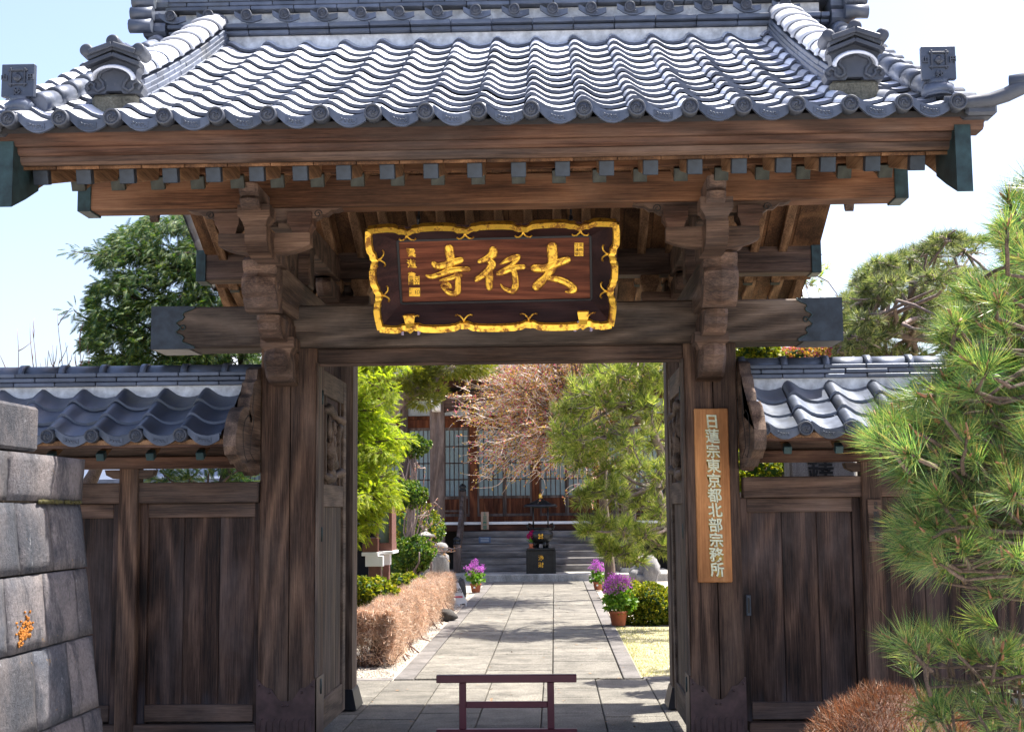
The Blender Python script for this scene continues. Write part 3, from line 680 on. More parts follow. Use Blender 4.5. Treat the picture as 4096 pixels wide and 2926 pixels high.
# descending ridges
for s in (-1, 1):
    xc = s*2.03; ts = [.165+.835*q/9 for q in range(10)]; pp = [path_f(t) for t in ts]; m = MB(); cap = MB(); bed = MB()
    rnd = random.Random(9+s)
    for c in range(4):
        off = .5 if c % 2 else 0
        for q in range(-1, 9):
            a, b = max(0, q+off), min(9, q+1+off)
            if b-a < .2: continue
            pa = np.array([np.interp(a, range(10), [p[0] for p in pp]), np.interp(a, range(10), [p[1] for p in pp])]); pb = np.array([np.interp(b-.02, range(10), [p[0] for p in pp]), np.interp(b-.02, range(10), [p[1] for p in pp])])
            h = .055+.036*c; hw = .115-.006*c+rnd.uniform(-.002, .002)
            if c < 4: m.beam((xc, pa[0]+.01*c, pa[1]+h), (xc, pb[0]+.01*c, pb[1]+h), hw*2, .032, ch=.004)
    bed.loft([[(xc-.09, y, z), (xc+.09, y, z), (xc+.09, y, z+.06), (xc-.09, y, z+.06)] for y, z in pp], False)
    bed.box(xc-.13, xc+.13, -1.96, -1.78, 3.76, 3.91, .02); bed.build('ridge_bed', M['mossy'], TR); dr = m.build('descending_ridge', M['rtile'], TR)
    n = 9
    for q in range(n):                                           # overlapping half-round caps
        pa, pb = np.array(pp[q]), np.array(pp[q+1]); d = nrm(pb-pa); nn = np.array([-d[1], d[0]])
        rings = []
        for f, rr, up_ in ((-.16, .118, .0), (-.02, .122, .0), (.0, .110, .0), (1.0, .098, -.004)):
            c0 = pa+(pb-pa)*f+nn*(.185+up_); r_ = []
            for t in np.linspace(-.12, math.pi+.12, 14):
                r_.append((xc+rr*math.cos(t), c0[0]+nn[0]*rr*.62*math.sin(t), c0[1]+nn[1]*rr*.62*math.sin(t)))
            r_ += [(xc+(rr-.012)*math.cos(t), c0[0]+nn[0]*(rr-.012)*.58*math.sin(t)-.0, c0[1]+nn[1]*(rr-.012)*.58*math.sin(t)) for t in np.linspace(math.pi+.12, -.12, 14)]
            rings.append(r_)
        cap.loft(rings, True)
    cap.build('ridge_cap', M['tile'], TR)
    # demon-less end tile: chevron gable, cusped niche, two curls, three roundels
    m = MB(); y = -1.97; zb = 3.905; k = 1.0
    out = [(-.15, 0), (-.165, .03), (-.155, .06), (-.12, .085), (-.125, .13), (-.14, .145), (-.14, .185), (0, .235), (.14, .185), (.14, .145), (.125, .13), (.12, .085), (.155, .06), (.165, .03), (.15, 0), (.05, 0), (.04, .015), (-.04, .015), (-.05, 0)]
    m.prism([(xc+a*1.0, zb+b) for a, b in out], 'xz', y, y+.09)
    for (dz, w, yy) in ((.155, .155, .0), (.195, .14, .01)):
        for sx in (-1, 1): m.beam((xc, y-.02+yy, zb+dz+.055), (xc+sx*w, y-.02+yy, zb+dz-.005), .06, .022, ch=.003)
    m.tube([(xc+a, y-.006, zb+b) for a, b in [(-.135, .02), (-.15, .045), (-.13, .065), (-.105, .05), (-.11, .03), (-.085, .012), (-.055, .03), (-.06, .06), (-.085, .085), (-.075, .12), (-.04, .135), (0, .15), (.04, .135), (.075, .12), (.085, .085), (.06, .06), (.055, .03), (.085, .012), (.11, .03), (.105, .05), (.13, .065), (.15, .045), (.135, .02)]], .011, 7)
    e = m.build('ridge_end_tile', M['roundel'], TR)
    m = MB()
    for a, b in ((-.145, .235), (0, .285), (.145, .235)): m.lathe([(.036, .14), (.036, .006), (.030, 0), (.0004, 0)], (xc+a, y-.05, zb+b), 18, 'y')
    for sx in (-1, 1): m.beam((xc, y-.01, zb+.265), (xc+sx*.13, y-.01, zb+.22), .1, .03)
    m.build('end_roundel', M['roundel'], TR)
    # half-round roll along the gable edge, crest plate, corner tile
    xe = s*2.42; roll = MB(); q_ = [path_f(t) for t in np.linspace(.10, 1.0, 11)]
    for i in range(10):
        a, b = np.array(q_[i]), np.array(q_[i+1]); rr = .056
        roll.tube([(xe, a[0]-.01, a[1]+.075), (xe, a[0]*.5+b[0]*.5, a[1]*.5+b[1]*.5+.075), (xe, b[0]+.02, b[1]+.072)], [rr+.003, rr, rr-.002], 14)
    roll.build('verge_roll', M['rtile'], TR)
    m = MB(); m2 = MB()
    for i in range(13):
        (ya, za), (yb, zb2) = path_f(i/13), path_f((i+1.1)/13)
        m.beam((s*2.585, ya, za+.0), (s*2.585, yb, zb2-.02), .10, .10, ch=.012)
        (ya, za), (yb, zb2) = path_r(i/13), path_r((i+1.1)/13)
        m2.beam((s*2.585, ya, za+.0), (s*2.585, yb, zb2-.02), .10, .10, ch=.012)
    m.build('verge_tile', M['tiled'], TR); m2.build('verge_tile', M['tiled'], TR)
    xq = -2.505 if s < 0 else 2.437; yq = -2.11
    m = MB(); m.blob((xq, yq+.03, 3.80), (.085, .075, .05), 3+s, 14, .08); m.lathe([(.075, 3.76), (.05, 3.79), (.045, 3.83), (.06, 3.85)], (xq, yq+.02, 0), 14); nk = m.build('crest_base', M['rtile'], TR)
    m = MB(); m.box(xq-.09, xq+.09, yq-.012, yq+.022, 3.848, 4.03, .003)
    m.build('crest_plate', M['tiled'], TR)
    m = MB(); cz = 3.955; f = yq-.022
    for d in (-.038, .038):
        m.box(xq+d-.005, xq+d+.005, f, f+.012, cz-.052, cz+.052, .002); m.box(xq-.052, xq+.052, f-.001, f+.011, cz+d-.005, cz+d+.005, .002)
    for a in (-1.1, -.5, 0, .5, 1.1): m.tube([(xq, f+.006, cz-.026), (xq+.020*math.sin(a), f, cz-.004), (xq+.012*math.sin(a), f+.006, cz+.006+.020*math.cos(a))], [.003, .009, .002], 6)
    write(m, '妙', (xq, f+.004, 3.874), (1, 0, 0), (0, 0, 1), .042, .001, .006)
    write(m, '山', (xq-.072, f+.004, cz), (1, 0, 0), (0, 0, 1), .036, .001, .006)
    write(m, '円', (xq+.072, f+.004, cz), (1, 0, 0), (0, 0, 1), .036, .001, .006)
    m.build('crest_emblem', M['roundel'], TR)
    m = MB(); pts = [(s*2.40, -2.30, 3.665), (s*2.52, -2.325, 3.655), (s*2.62, -2.34, 3.662), (s*2.70, -2.35, 3.685), (s*2.765, -2.36, 3.715), (s*2.80, -2.365, 3.74)]
    m.tube(pts, [.034, .036, .037, .038, .040, .041], 14); m.box(min(s*2.5, s*2.66), max(s*2.5, s*2.66), -2.34, -2.2, 3.59, 3.65, .02)
    m.build('corner_tile', M['roundel'], TR)
    o = copy_tree(rm); o.name = 'corner_roundel'; o.parent = TR; o.location = (s*2.81, -2.372, 3.748); o.rotation_euler = (R(0), 0, R(62*s)); 

# doors, opened inwards -----------------------------------------
for s in (-1, 1):
    xo = -1.262 if s < 0 else 1.275                              # face towards the passage
    x0, x1 = (xo-.06, xo) if s < 0 else (xo, xo+.06)
    y0, y1 = .22, 1.40
    m = MB(); m.box(x0, x1, y0, y0+.15, .09, 2.615, .006); m.box(x0, x1, y1-.13, y1, .09, 2.615, .006)
    for z0, z1 in ((2.44, 2.615), (1.64, 1.80), (.09, .30)): m.box(x0+.002, x1-.002, y0+.15, y1-.13, z0, z1, .004)
    D_ = m.build('door_leaf', M['leafy'], GATE)
    m = MB(); xm = (x0+x1)/2
    for q in range(4): m.box(xm-.012, xm+.012, y0+.15+q*.225, y0+.15+(q+1)*.225-.004, .30, 1.64, .003)
    m.build('door_panel', M['leaf'], D_)
    m = MB(); fx = x1+.006 if s < 0 else x0-.006
    m.box(xm-.01, xm+.01, y0+.15, y1-.13, 1.80, 2.44, .002)
    m.build('door_backing', M['plaqued'], D_)
    m = MB()
    for yy in (y0+.30, y1-.27): m = MB(); m.box(x0+.004, x1-.004, yy-.014, yy+.014, 1.80, 2.44, .003); m.build('door_mullion', M['leaf'], D_)
    m = MB()
    sx = 1 if s < 0 else -1; b = xo-sx*.01
    for zz, wv in ((2.32, 1), (1.87, -1)):
        m.tube([(b+sx*.012*math.sin(t*9), y0+.15+(y1-y0-.28)*t, zz+.03*wv*math.sin(t*5)) for t in np.linspace(0, 1, 14)], [.03+.012*math.sin(t*11) for t in range(14)], 9)
    yc = (y0+y1)/2-.02
    m.blob((b, yc-.03, 2.05), (.035, .17, .13), 5, 16, .25); m.blob((b+sx*.01, yc+.10, 2.18), (.03, .10, .09), 8, 14, .25); m.blob((b, yc-.14, 2.2), (.025, .06, .10), 2, 12, .2)
    m.tube([(b+sx*.01, yc+.0, 2.1), (b+sx*.02, yc+.12, 2.22), (b+sx*.02, yc+.22, 2.24), (b+sx*.015, yc+.27, 2.17)], [.04, .035, .03, .012], 9)
    for t in range(6): m.tube([(b+sx*.018, yc-.12+.035*t, 2.20-.01*t), (b+sx*.03, yc-.08+.035*t, 2.08), (b+sx*.015, yc-.02+.03*t, 1.97)], [.008, .012, .005], 6)
    m.blob((b+sx*.01, yc-.12, 1.955), (.03, .075, .06), 11, 12, .15); m.blob((b+sx*.01, yc+.06, 1.955), (.03, .08, .055), 12, 12, .15); m.blob((b, yc-.02, 1.89), (.03, .13, .035), 14, 12, .15)
    m.build('carved_panel', M['leafy'], D_)
    m = MB(); hx = -1.25 if s < 0 else 1.262
    for zz in (.42, 1.45, 2.4): m.lathe([(.014, zz-.05), (.016, zz), (.014, zz+.05)], (hx, .21, 0), 10)
    m.build('hinge', M['copperg'], D_)
# ------------------------------------------------------------------ name plaque hung under the eave
PLq = thing('name_plaque', 'gilt framed wooden name plaque with three large gold characters under the eave', 'plaque', (0, -.8, 3.05))
pO = P(1975, 1078, -.72); pT = math.radians(30)
pU = np.array([0, -math.sin(pT), math.cos(pT)]); pR = np.array([1.0, 0, 0]); pN = np.cross(pR, pU)      # right, up the board, towards the viewer
def pl(u, v, off=0.0):                                           # photograph pixel -> point on the plaque board
    d = CM.T @ np.array([(u-2048)/FPX, (1463-v)/FPX, -1.0]); O = pO+pN*off; t = np.dot(O-CC, pN)/np.dot(d, pN); return CC+d*t
def plq(cx, cy, off=0.0): return pl(1620+.365*cx, 950+.365*cy, off)
inn = [pl(1590, 962), pl(2362, 942), pl(2366, 1196), pl(1606, 1212)]
DEP = .11
rim = [pl(1472, 920, DEP), pl(2466, 893, DEP), pl(2446, 1298, DEP), pl(1520, 1314, DEP)]
m = MB(); c4 = [p-pN*.03 for p in inn]; m.add(inn+c4, [(3, 2, 1, 0), (4, 5, 6, 7)]+[(i, (i+1) % 4, (i+1) % 4+4, i+4) for i in range(4)]); m.build('name_board', M['plaque'], PLq)
m = MB()
for i in range(4):
    j = (i+1) % 4; a, b, c, d = inn[i], inn[j], rim[j], rim[i]; t = -pN*.012
    out = nrm((c+d)/2-(inn[0]+inn[2])/2); t2 = out*.014-pN*.012
    m.add([a+pN*.002, b+pN*.002, c, d, a+t2, b+t2, c+t2, d+t2], [(0, 1, 2, 3), (7, 6, 5, 4), (0, 4, 5, 1), (1, 5, 6, 2), (2, 6, 7, 3), (3, 7, 4, 0)])
m.build('frame_board', M['plaqued'], PLq)
m = MB(); fr = MB()
for i in range(4):
    a, b = inn[i], inn[(i+1) % 4]; m.beam(a+pN*.004, b+pN*.004, .016, .014, up=pN, ch=.002)
m.build('inner_border', M['black'], PLq)
cusps = {0: (.155, .39, .625, .855), 1: (.30, .665), 2: (.105, .355, .635, .865), 3: (.34, .70)}
ctr = (rim[0]+rim[2])/2
for i in range(4):
    a, b = rim[i], rim[(i+1) % 4]; e = b-a; L = np.linalg.norm(e); inw = nrm(np.cross(pN, e)); 
    if np.dot(inw, ctr-a) < 0: inw = -inw
    cs = cusps[i]; n = 90 if i % 2 == 0 else 44; ts = np.linspace(0, 1, n); rings = []
    kn = [0]+list(cs)+[1]
    for t in ts:
        q = max(x for x in range(len(kn)-1) if kn[x] <= t+1e-9); q = min(q, len(kn)-2)
        u = (t-kn[q])/(kn[q+1]-kn[q]); seg = (kn[q+1]-kn[q])*L
        d = min(u*seg if q > 0 else 9, (1-u)*seg if q < len(kn)-2 else 9)     # distance from the nearest cusp
        off = -.010*math.sin(math.pi*u)
        if d < .075: off += .016*(1-d/.075)**.7 + .0045*math.cos(d*math.pi*2/.024)
        if 0 < q < len(kn)-2 or True: off += .0
        w0 = .0; p = a+e*t+inw*off
        k0 = min(t, 1-t)*L; w = .030
        ax = inw*w
        rings.append([p-ax*.45+pN*.03, p+ax*.75+pN*.02, p+ax*.95-pN*.005, p+ax*.1-pN*.03, p-ax*.6-pN*.03])
    fr.loft(rings, False)
    for c in cs:                                                  # pairs of little horns inside each cusp
        base = a+e*c+inw*.045+pN*.004; ee = nrm(e)
        for sg in (-1, 1):
            pts = [base-inw*.01, base+inw*.012+ee*sg*.006, base+inw*.030+ee*sg*.024, base+inw*.034+ee*sg*.042, base+inw*.026+ee*sg*.052]
            fr.tube([p-pN*.03*(k/4) for k, p in enumerate(pts)], [.0055, .006, .005, .005, .007], 6)
fr.build('gilt_frame', M['gold'], PLq)
k_ = plain('lilac_paint', (.42, .36, .50), .5)
for u in (1640, 2332):
    m = MB(); mv = MB()                                            # two gilt feet that carry the plaque
    c = pl(u, 1285 if u < 2000 else 1270, DEP); ax = [pR, pU, pN]
    m.loft([[c+pR*a+pU*b+pN*z for a, b, z in ((-w, h, zz), (w, h, zz), (w, h, zz-.03), (-w, h, zz-.03))] for w, h, zz in ((.024, -.035, .03), (.028, 0, .035), (.036, .045, .032), (.033, .05, .03))], False)
    for sg in (-1, 1): mv.loft([[c+pR*sg*(x+dx)+pU*y+pN*zz for dx, zz in ((0, .01), (.012, .014), (.02, .0), (.01, -.01))] for x, y in ((.012, -.02), (.03, -.045), (.044, -.07), (.042, -.09))], True)
    m.loft([[c+pR*a*w+pU*h+pN*z for a, z in ((-1, .02), (1, .02), (1, -.02), (-1, -.02))] for w, h in ((.03, -.035), (.02, -.06), (.003, -.075))], False)
    ft = m.build('gilt_foot', M['gold'], PLq); mv.build('foot_tassel', k_, ft)

def brush(mb, pts, h=.014):
    """one thick gilt brush stroke; pts = (x, y, width) in plaque pixels"""
    P3 = np.array(pts, float); P3[:, 2] *= 1.14; n = len(P3); tt = np.linspace(0, n-1, (n-1)*6+1); out = []
    for t in tt:                                                  # Catmull-Rom
        i = min(int(t), n-2); f = t-i; p0, p1, p2, p3 = P3[max(i-1, 0)], P3[i], P3[i+1], P3[min(i+2, n-1)]
        out.append(.5*((2*p1)+(-p0+p2)*f+(2*p0-5*p1+4*p2-p3)*f*f+(-p0+3*p1-3*p2+p3)*f**3))
    out = np.array(out); tg = np.gradient(out[:, :2], axis=0); tg /= np.linalg.norm(tg, axis=1)[:, None]+1e-9
    w0, w1 = out[0, 2], out[-1, 2]; ext = []                      # round both ends
    head = [(-.42, .35), (-.30, .70), (-.15, .92)]
    rows = [np.array([*(out[0, :2]+tg[0]*w0*a), w0*b, *tg[0]]) for a, b in head]+[np.array([*o, *g]) for o, g in zip(out, tg)]+[np.array([*(out[-1, :2]-tg[-1]*w1*a), w1*b, *tg[-1]]) for a, b in head[::-1]]
    rings = []
    for x, y, w, gx, gy in rows:
        nx, ny = -gy, gx; ring = []
        for f, z in ((-1, -.002), (-.92, .45), (-.72, .85), (-.45, .72), (0, .55), (.45, .72), (.72, .85), (.92, .45), (1, -.002)):
            ring.append(plq(x+nx*w*.5*f, y+ny*w*.5*f, z*h if z > 0 else -.003))
        rings.append(ring)
    mb.loft(rings, True, cap=True, closed=True)
S_DAI = [[(1612, 100, 105), (1615, 170, 108), (1620, 250, 98), (1605, 330, 100), (1575, 390, 80), (1530, 445, 75), (1480, 495, 92), (1440, 535, 90)],
         [(1420, 335, 85), (1460, 335, 90), (1530, 335, 85), (1620, 298, 85), (1700, 268, 85), (1775, 245, 80)],
         [(1580, 445, 50), (1660, 455, 70), (1750, 485, 72), (1820, 530, 75), (1850, 570, 75), (1810, 592, 45), (1760, 592, 14)]]
S_GYO = [[(965, 135, 80), (965, 175, 95), (925, 212, 78), (870, 240, 60), (815, 262, 42)],
         [(915, 245, 60), (955, 290, 80), (930, 340, 80), (880, 390, 72), (825, 432, 62), (785, 460, 55)],
         [(945, 370, 40), (930, 420, 75), (922, 480, 75), (925, 545, 70)],
         [(1235, 212, 62), (1185, 222, 70), (1120, 250, 56), (1045, 292, 16)], [(1235, 230, 50), (1190, 280, 42), (1130, 318, 24), (1025, 365, 8)],
         [(1020, 395, 50), (1070, 378, 66), (1140, 352, 62), (1220, 328, 62), (1300, 322, 55)],
         [(1185, 350, 60), (1205, 420, 62), (1212, 500, 66), (1203, 560, 72), (1170, 588, 58), (1115, 572, 46), (1070, 542, 28), (1048, 510, 10)]]
S_JI = [[(482, 120, 92), (492, 180, 92), (500, 240, 85), (490, 300, 75), (462, 345, 55)],
        [(312, 282, 50), (350, 312, 74), (440, 300, 78), (530, 268, 82), (605, 248, 72)],
        [(235, 416, 22), (290, 430, 50), (380, 402, 58), (480, 368, 70), (580, 348, 62), (690, 345, 55)],
        [(385, 470, 26), (450, 458, 42), (540, 432, 50), (610, 412, 46)],
        [(560, 385, 50), (578, 450, 60), (580, 530, 62), (572, 595, 70), (535, 618, 56), (470, 600, 50), (405, 545, 20)],
        [(400, 525, 22), (425, 500, 40), (470, 515, 55), (490, 540, 42)], [(405, 545, 18), (460, 545, 26), (500, 545, 26)]]
for nm, st in (('gilt_character', S_JI), ('gilt_character', S_GYO), ('gilt_character', S_DAI)):
    m = MB()
    for q in st: brush(m, q)
    m.build(nm, M['goldc'], PLq)
m = MB()
for q, ch in enumerate('雲道書'): write(m, ch, pl(1644+q*2.5, 1010+q*43+(6 if q == 2 else 0), .002), pR, pU, .060-.008*(q == 2), .0012, .003, 1.0, -.12)
m.build('signature', M['gold'], PLq)
def seal(u0, v0, u1, v1, txt, n):
    m = MB(); a = pl(u0, v0, .0); b = pl(u1, v0, 0); c = pl(u1, v1, 0); d = pl(u0, v1, 0)
    m.add([a, b, c, d]+[p+pN*.004 for p in (a, b, c, d)], [(7, 6, 5, 4), (0, 1, 5, 4), (1, 2, 6, 5), (2, 3, 7, 6), (3, 0, 4, 7)]); s_ = m.build('gilt_seal', M['gold'], PLq)
    m = MB(); cols = 2; rows = (len(txt)+1)//2
    for i, ch in enumerate(txt):
        cc = a+(b-a)*(.75-.5*(i//rows))+(d-a)*((i % rows+.5)/rows)
        write(m, ch, cc+pN*.0045, pR, pU, np.linalg.norm(b-a)*.5, 0, .0008, 1.0)
    m.build('seal_carving', M['plaqued'], s_)
seal(1634, 1103, 1678, 1138, '日立雲道', 1); seal(1637, 1150, 1680, 1184, '印', 1); seal(2298, 971, 2333, 1023, '南無妙法蓮華', 1)
m = MB()
for u in (1672, 2285): a = pl(u, 905, DEP-.02); m.tube([a, a+(0, .10, .18), a+(0, .2, .42)], .006, 6); m.tube([a+(0, .02, .03), a+(0, .035, .07)], .012, 8)
m.build('hanging_wire', M['black'], PLq)

# ------------------------------------------------------------------ long name board on the pillar
a = P(2772, 1633, -.035); b = P(2911, 1632, -.035); c = P(2931, 2327, -.035); d = P(2796, 2329, -.035)
SB = thing('sign_board', 'tall orange cedar board with a column of raised cream characters on the pillar', 'sign', tuple((a+c)/2))
x0, x1, z0, z1 = (a[0]+d[0])/2, (b[0]+c[0])/2, (c[2]+d[2])/2, (a[2]+b[2])/2
m = MB(); m.box(x0, x1, -.035, -.004, z0, z1, .006); m.build('board', M['sign'], SB)
goldch = plain('gilt_edge', (.45, .30, .06), .5, .3, .3, 40)
txt = '日蓮宗東京都北部宗務所'; N = len(txt); ch_ = MB(); ch2 = MB()
for i, t in enumerate(txt):
    zz = z1-.055-(i+.35)*(z1-z0-.075)/N; xx = (x0+x1)/2+.004+.012*(i/N)
    write(ch2, t, (xx, -.0365, zz), (1, 0, 0), (0, 0, 1), .100, .0046, .0015, .95, -.07); write(ch_, t, (xx, -.0395, zz+.001), (1, 0, 0), (0, 0, 1), .100, .0018, .003, .95, -.07)
ch2.build('gilt_edging', goldch, SB); ch_.build('raised_writing', M['cream'], SB)

# ------------------------------------------------------------------ side walls
def side_wall(s, label):
    wx = 1.70 if s > 0 else -1.72
    T = thing('timber_wall', label, 'wall', (wx+s*1.6, .05, 0), 'timber walls on both sides of the gate')
    far = 3.6+1.72; xa, xb = sorted((s*1.64, s*far)); X = lambda v: v
    posts = (2.49, 3.90, 5.25) if s > 0 else (-2.52, -3.92, -5.25)
    for p in posts:
        m = MB(); m.box(p-.065, p+.065, -.05, .08, .15, 1.93, .008); q = m.build('wall_post', M['pillar'], T)
        m = MB(); m.prism([(p-.17, 1.90), (p-.16, 1.865), (p-.11, 1.84), (p+.11, 1.84), (p+.16, 1.865), (p+.17, 1.90)], 'xz', -.035, .06); m.build('post_bracket', M['rail'], T)
    m = MB(); m.box(xa, xb, -.03, .07, 1.672, 1.812, .006); m.build('top_rail', M['rail'], T)
    m = MB(); m.box(xa, xb, -.04, .10, .13, .20, .006); m.build('bottom_rail', M['rail'], T)
    m = MB(); m.box(xa, xb, -.12, .22, -.05, .13, .015); m.build('wall_footing', M['granite'], T)
    m = MB(); m.box(xa, xb, -.10, .0, 1.905, 1.985, .006); m.build('wall_purlin', M['warm'], T)
    m = MB(); m.box(xa, xb-.1*(s < 0), -.055, -.02, 1.985, 2.20, .003); m.build('frieze_board', M['rail'], T)
    edges = [s*1.63]+[p for p in posts]
    for e0, e1 in zip(edges[:-1], edges[1:]):
        lo, hi = sorted((e0, e1)); lo += -.02 if lo == s*1.63 else .065; hi -= -.02 if hi == s*1.63 else .065
        m = MB(); w = .055
        m.box(lo, lo+w, .02, .07, .20, 1.672, .004); m.box(hi-w, hi, .02, .07, .20, 1.672, .004)
        m.build('panel_stile', M['panel'], T)
        m = MB(); m.box(lo+w, hi-w, .022, .07, 1.575, 1.67, .004); m.box(lo+w, hi-w, .012, .07, .215, .325, .004); m.build('panel_rail', M['rail'], T)
        m = MB(); n = 3 if hi-lo < 1 else 5; ww = (hi-lo-2*w)/n
        for q in range(n): m.box(lo+w+q*ww, lo+w+(q+1)*ww-.003, .05, .066, .32, 1.58, .004)
        m.box(lo+.01, hi-.01, .0665, .078, .2, 1.675, .002)
        m.build('plank_panel', M['panel'], T)
    # roof
    yr = .10
    def pf(t): y = -.60+.58*t; return (y, 2.085+.58*t*.50+.03*t*t)
    def pr(t): y, z = pf(t); return (2*yr-y, z)
    pit = .2845; n = 12; X0_ = -2.003+pit-n*pit if s < 0 else 1.953-pit
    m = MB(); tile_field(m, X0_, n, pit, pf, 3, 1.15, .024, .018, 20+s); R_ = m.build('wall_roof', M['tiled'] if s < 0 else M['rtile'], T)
    m = MB(); tile_field(m, X0_, n, pit, pr, 3, 1.15, .024, .018, 30+s); m.build('rear_slope', M['tiled'], R_)
    m = MB(); orn = MB(); eave_tile(m, orn, X0_, n, pit, -.628, 2.085, 1.15, .045); m.build('eave_tile', M['rtile'], R_); orn.build('eave_tile_pattern', M['tiled'], R_)
    for i in range(n+1 if s < 0 else n):
        xx = X0_+i*pit
        if s < 0 and xx > -1.75: continue
        if s > 0 and xx < 1.72: xx = 1.69
        o = copy_tree(rm); o.name = 'eave_roundel'; o.parent = R_; og = ORG[R_.name]; o.location = (xx-og[0], -.655-og[1], 2.098-og[2]); o.rotation_euler = (0, i*1.3, 0); o.scale = (1.02, 1, 1.02)
    m = MB(); m.prism([(-.60, 2.07), (yr, 2.39), (2*yr+.6, 2.07), (2*yr+.6, 2.04), (yr, 2.30), (-.60, 2.04)], 'yz', xa+.07*(s > 0), xb-.09*(s < 0)); m.build('roof_board', M['warmy'], R_)
    m = MB(); m.box(xa+.07*(s > 0), xb-.09*(s < 0), -.595, -.52, 2.022, 2.066, .004); m.build('eave_board', M['warm'], R_)
    m = MB(); m.box(xa, xb-.1*(s < 0), yr-.12, yr+.12, 2.36, 2.478, .004); m.build('ridge_plaster', M['plaster'], R_)
    m = MB(); courses(m, xa, xb, yr-.145, yr+.145, 2.470, 3, .033, .284, .008, 11+s); m.build('ridge_course', M['rtile'], R_)
    m = MB(); x = xa
    while x < xb:
        b_ = min(x+.284, xb)
        for (p, q, rr) in ((x, b_, .066), (x-.0, min(x+.045, b_), .078)):
            rings = []
            for xx in (p, q): rings.append([(xx, yr+rr*1.15*math.cos(t), 2.565+rr*math.sin(t)*.95) for t in np.linspace(-.1, math.pi+.1, 12)]+[(xx, yr-rr, 2.55), (xx, yr+rr, 2.55)])
            m.loft(rings if s > 0 else rings, True)
        x += .284
    m.build('ridge_cap', M['rtile'], R_)
    i = 0; base = -2.55+.163 if s < 0 else 1.86
    first = None
    for q in range(10):
        xx = base-.325*q+.0 if s < 0 else base+.325*q
        if s < 0 and q == 0: xx = -1.90
        if s < 0: xx = -1.91-.325*q
        if abs(xx) > far: break
        if first is None:
            m = MB(); m.beam((xx, -.50, 1.972), (xx, .08, 2.26), .045, .045); first = o = m.build('wall_rafter', M['warmy'], T, origin=(xx, 0, 2))
            m = MB(); m.beam((xx, -.515, 1.9646), (xx, -.46, 1.992), .051, .051, ch=.003); m.build('rafter_cap', M['copperg'], o); x_f = xx
        else: o = copy_tree(first, T); o.location = Vector(first.location)+Vector((xx-x_f, 0, 0))
    # carved gable board beside the pillar
    pr_ = [(.02, 2.60), (-.09, 2.57), (-.12, 2.50), (-.20, 2.47), (-.235, 2.42), (-.24, 2.39), (-.30, 2.36), (-.325, 2.30), (-.32, 2.24), (-.285, 2.195), (-.25, 2.20), (-.24, 2.225), (-.30, 2.27), (-.38, 2.29), (-.47, 2.285), (-.56, 2.25), (-.64, 2.18), (-.69, 2.09), (-.69, 2.02), (-.65, 1.97), (-.58, 1.955), (-.50, 1.915), (-.42, 1.92), (-.30, 1.87), (-.2, 1.885), (-.1, 1.85), (.02, 1.87)]
    xg = (-1.715, -1.635) if s < 0 else (1.625, 1.70)
    m = MB(); m.prism(pr_, 'yz', *xg); g_ = m.build('carved_gable_board', M['carve'], T)
    m = MB(); xi = xg[1]+.001 if s < 0 else xg[0]-.001
    m.tube([(xi, a, b) for a, b in ((-.27, 2.22), (-.36, 2.24), (-.45, 2.20), (-.50, 2.12), (-.49, 2.04), (-.44, 1.97), (-.36, 1.93), (-.28, 1.95))], .003, 5)
    m.tube([(xi, a, b) for a, b in ((-.2, 2.4), (-.24, 2.3), (-.2, 2.2), (-.28, 2.1), (-.3, 2.0), (-.2, 1.96), (-.12, 1.93))], .003, 5)
    m.build('carved_line', M['slat'], g_)
    return T
side_wall(-1, 'dark timber wall under a small tiled roof, between stone wall and gate')
WR = side_wall(1, 'dark timber wall under a small sunlit tiled roof, behind the pine')
m = MB(); a, b = P(2985, 2378, .0), P(3006, 2462, .0); m.box(a[0], b[0], .005, .022, b[2], a[2], .004); hd = m.build('pull_handle', M['copper'], WR)
m = MB(); m.box(a[0]+.009, b[0]-.009, -.0005, .006, b[2]+.02, a[2]-.02, .002); m.build('handle_recess', M['black'], hd)
a, b = P(3470, 1995, -.065), P(3532, 2165, -.065)
NB = thing('name_board', 'small weathered brown name board with dark characters on the wall post', 'sign', (a[0], -.06, a[2]))
m = MB(); m.box(a[0], b[0], -.066, -.051, b[2], a[2], .003); m.build('board', M['rail'], NB)
m = MB(); H = a[2]-b[2]; xc = (a[0]+b[0])/2+.008
for i, t in enumerate('荒居稔寛'): write(m, t, (xc, -.067, a[2]-H*(.36+.165*i)), (1, 0, 0), (0, 0, 1), .045, .001, .001)
write(m, '住', (xc, -.067, a[2]-H*.10), (1, 0, 0), (0, 0, 1), .026, .0005, .001); write(m, '職', (xc, -.067, a[2]-H*.20), (1, 0, 0), (0, 0, 1), .026, .0005, .001)
m.build('writing', M['ink'], NB)

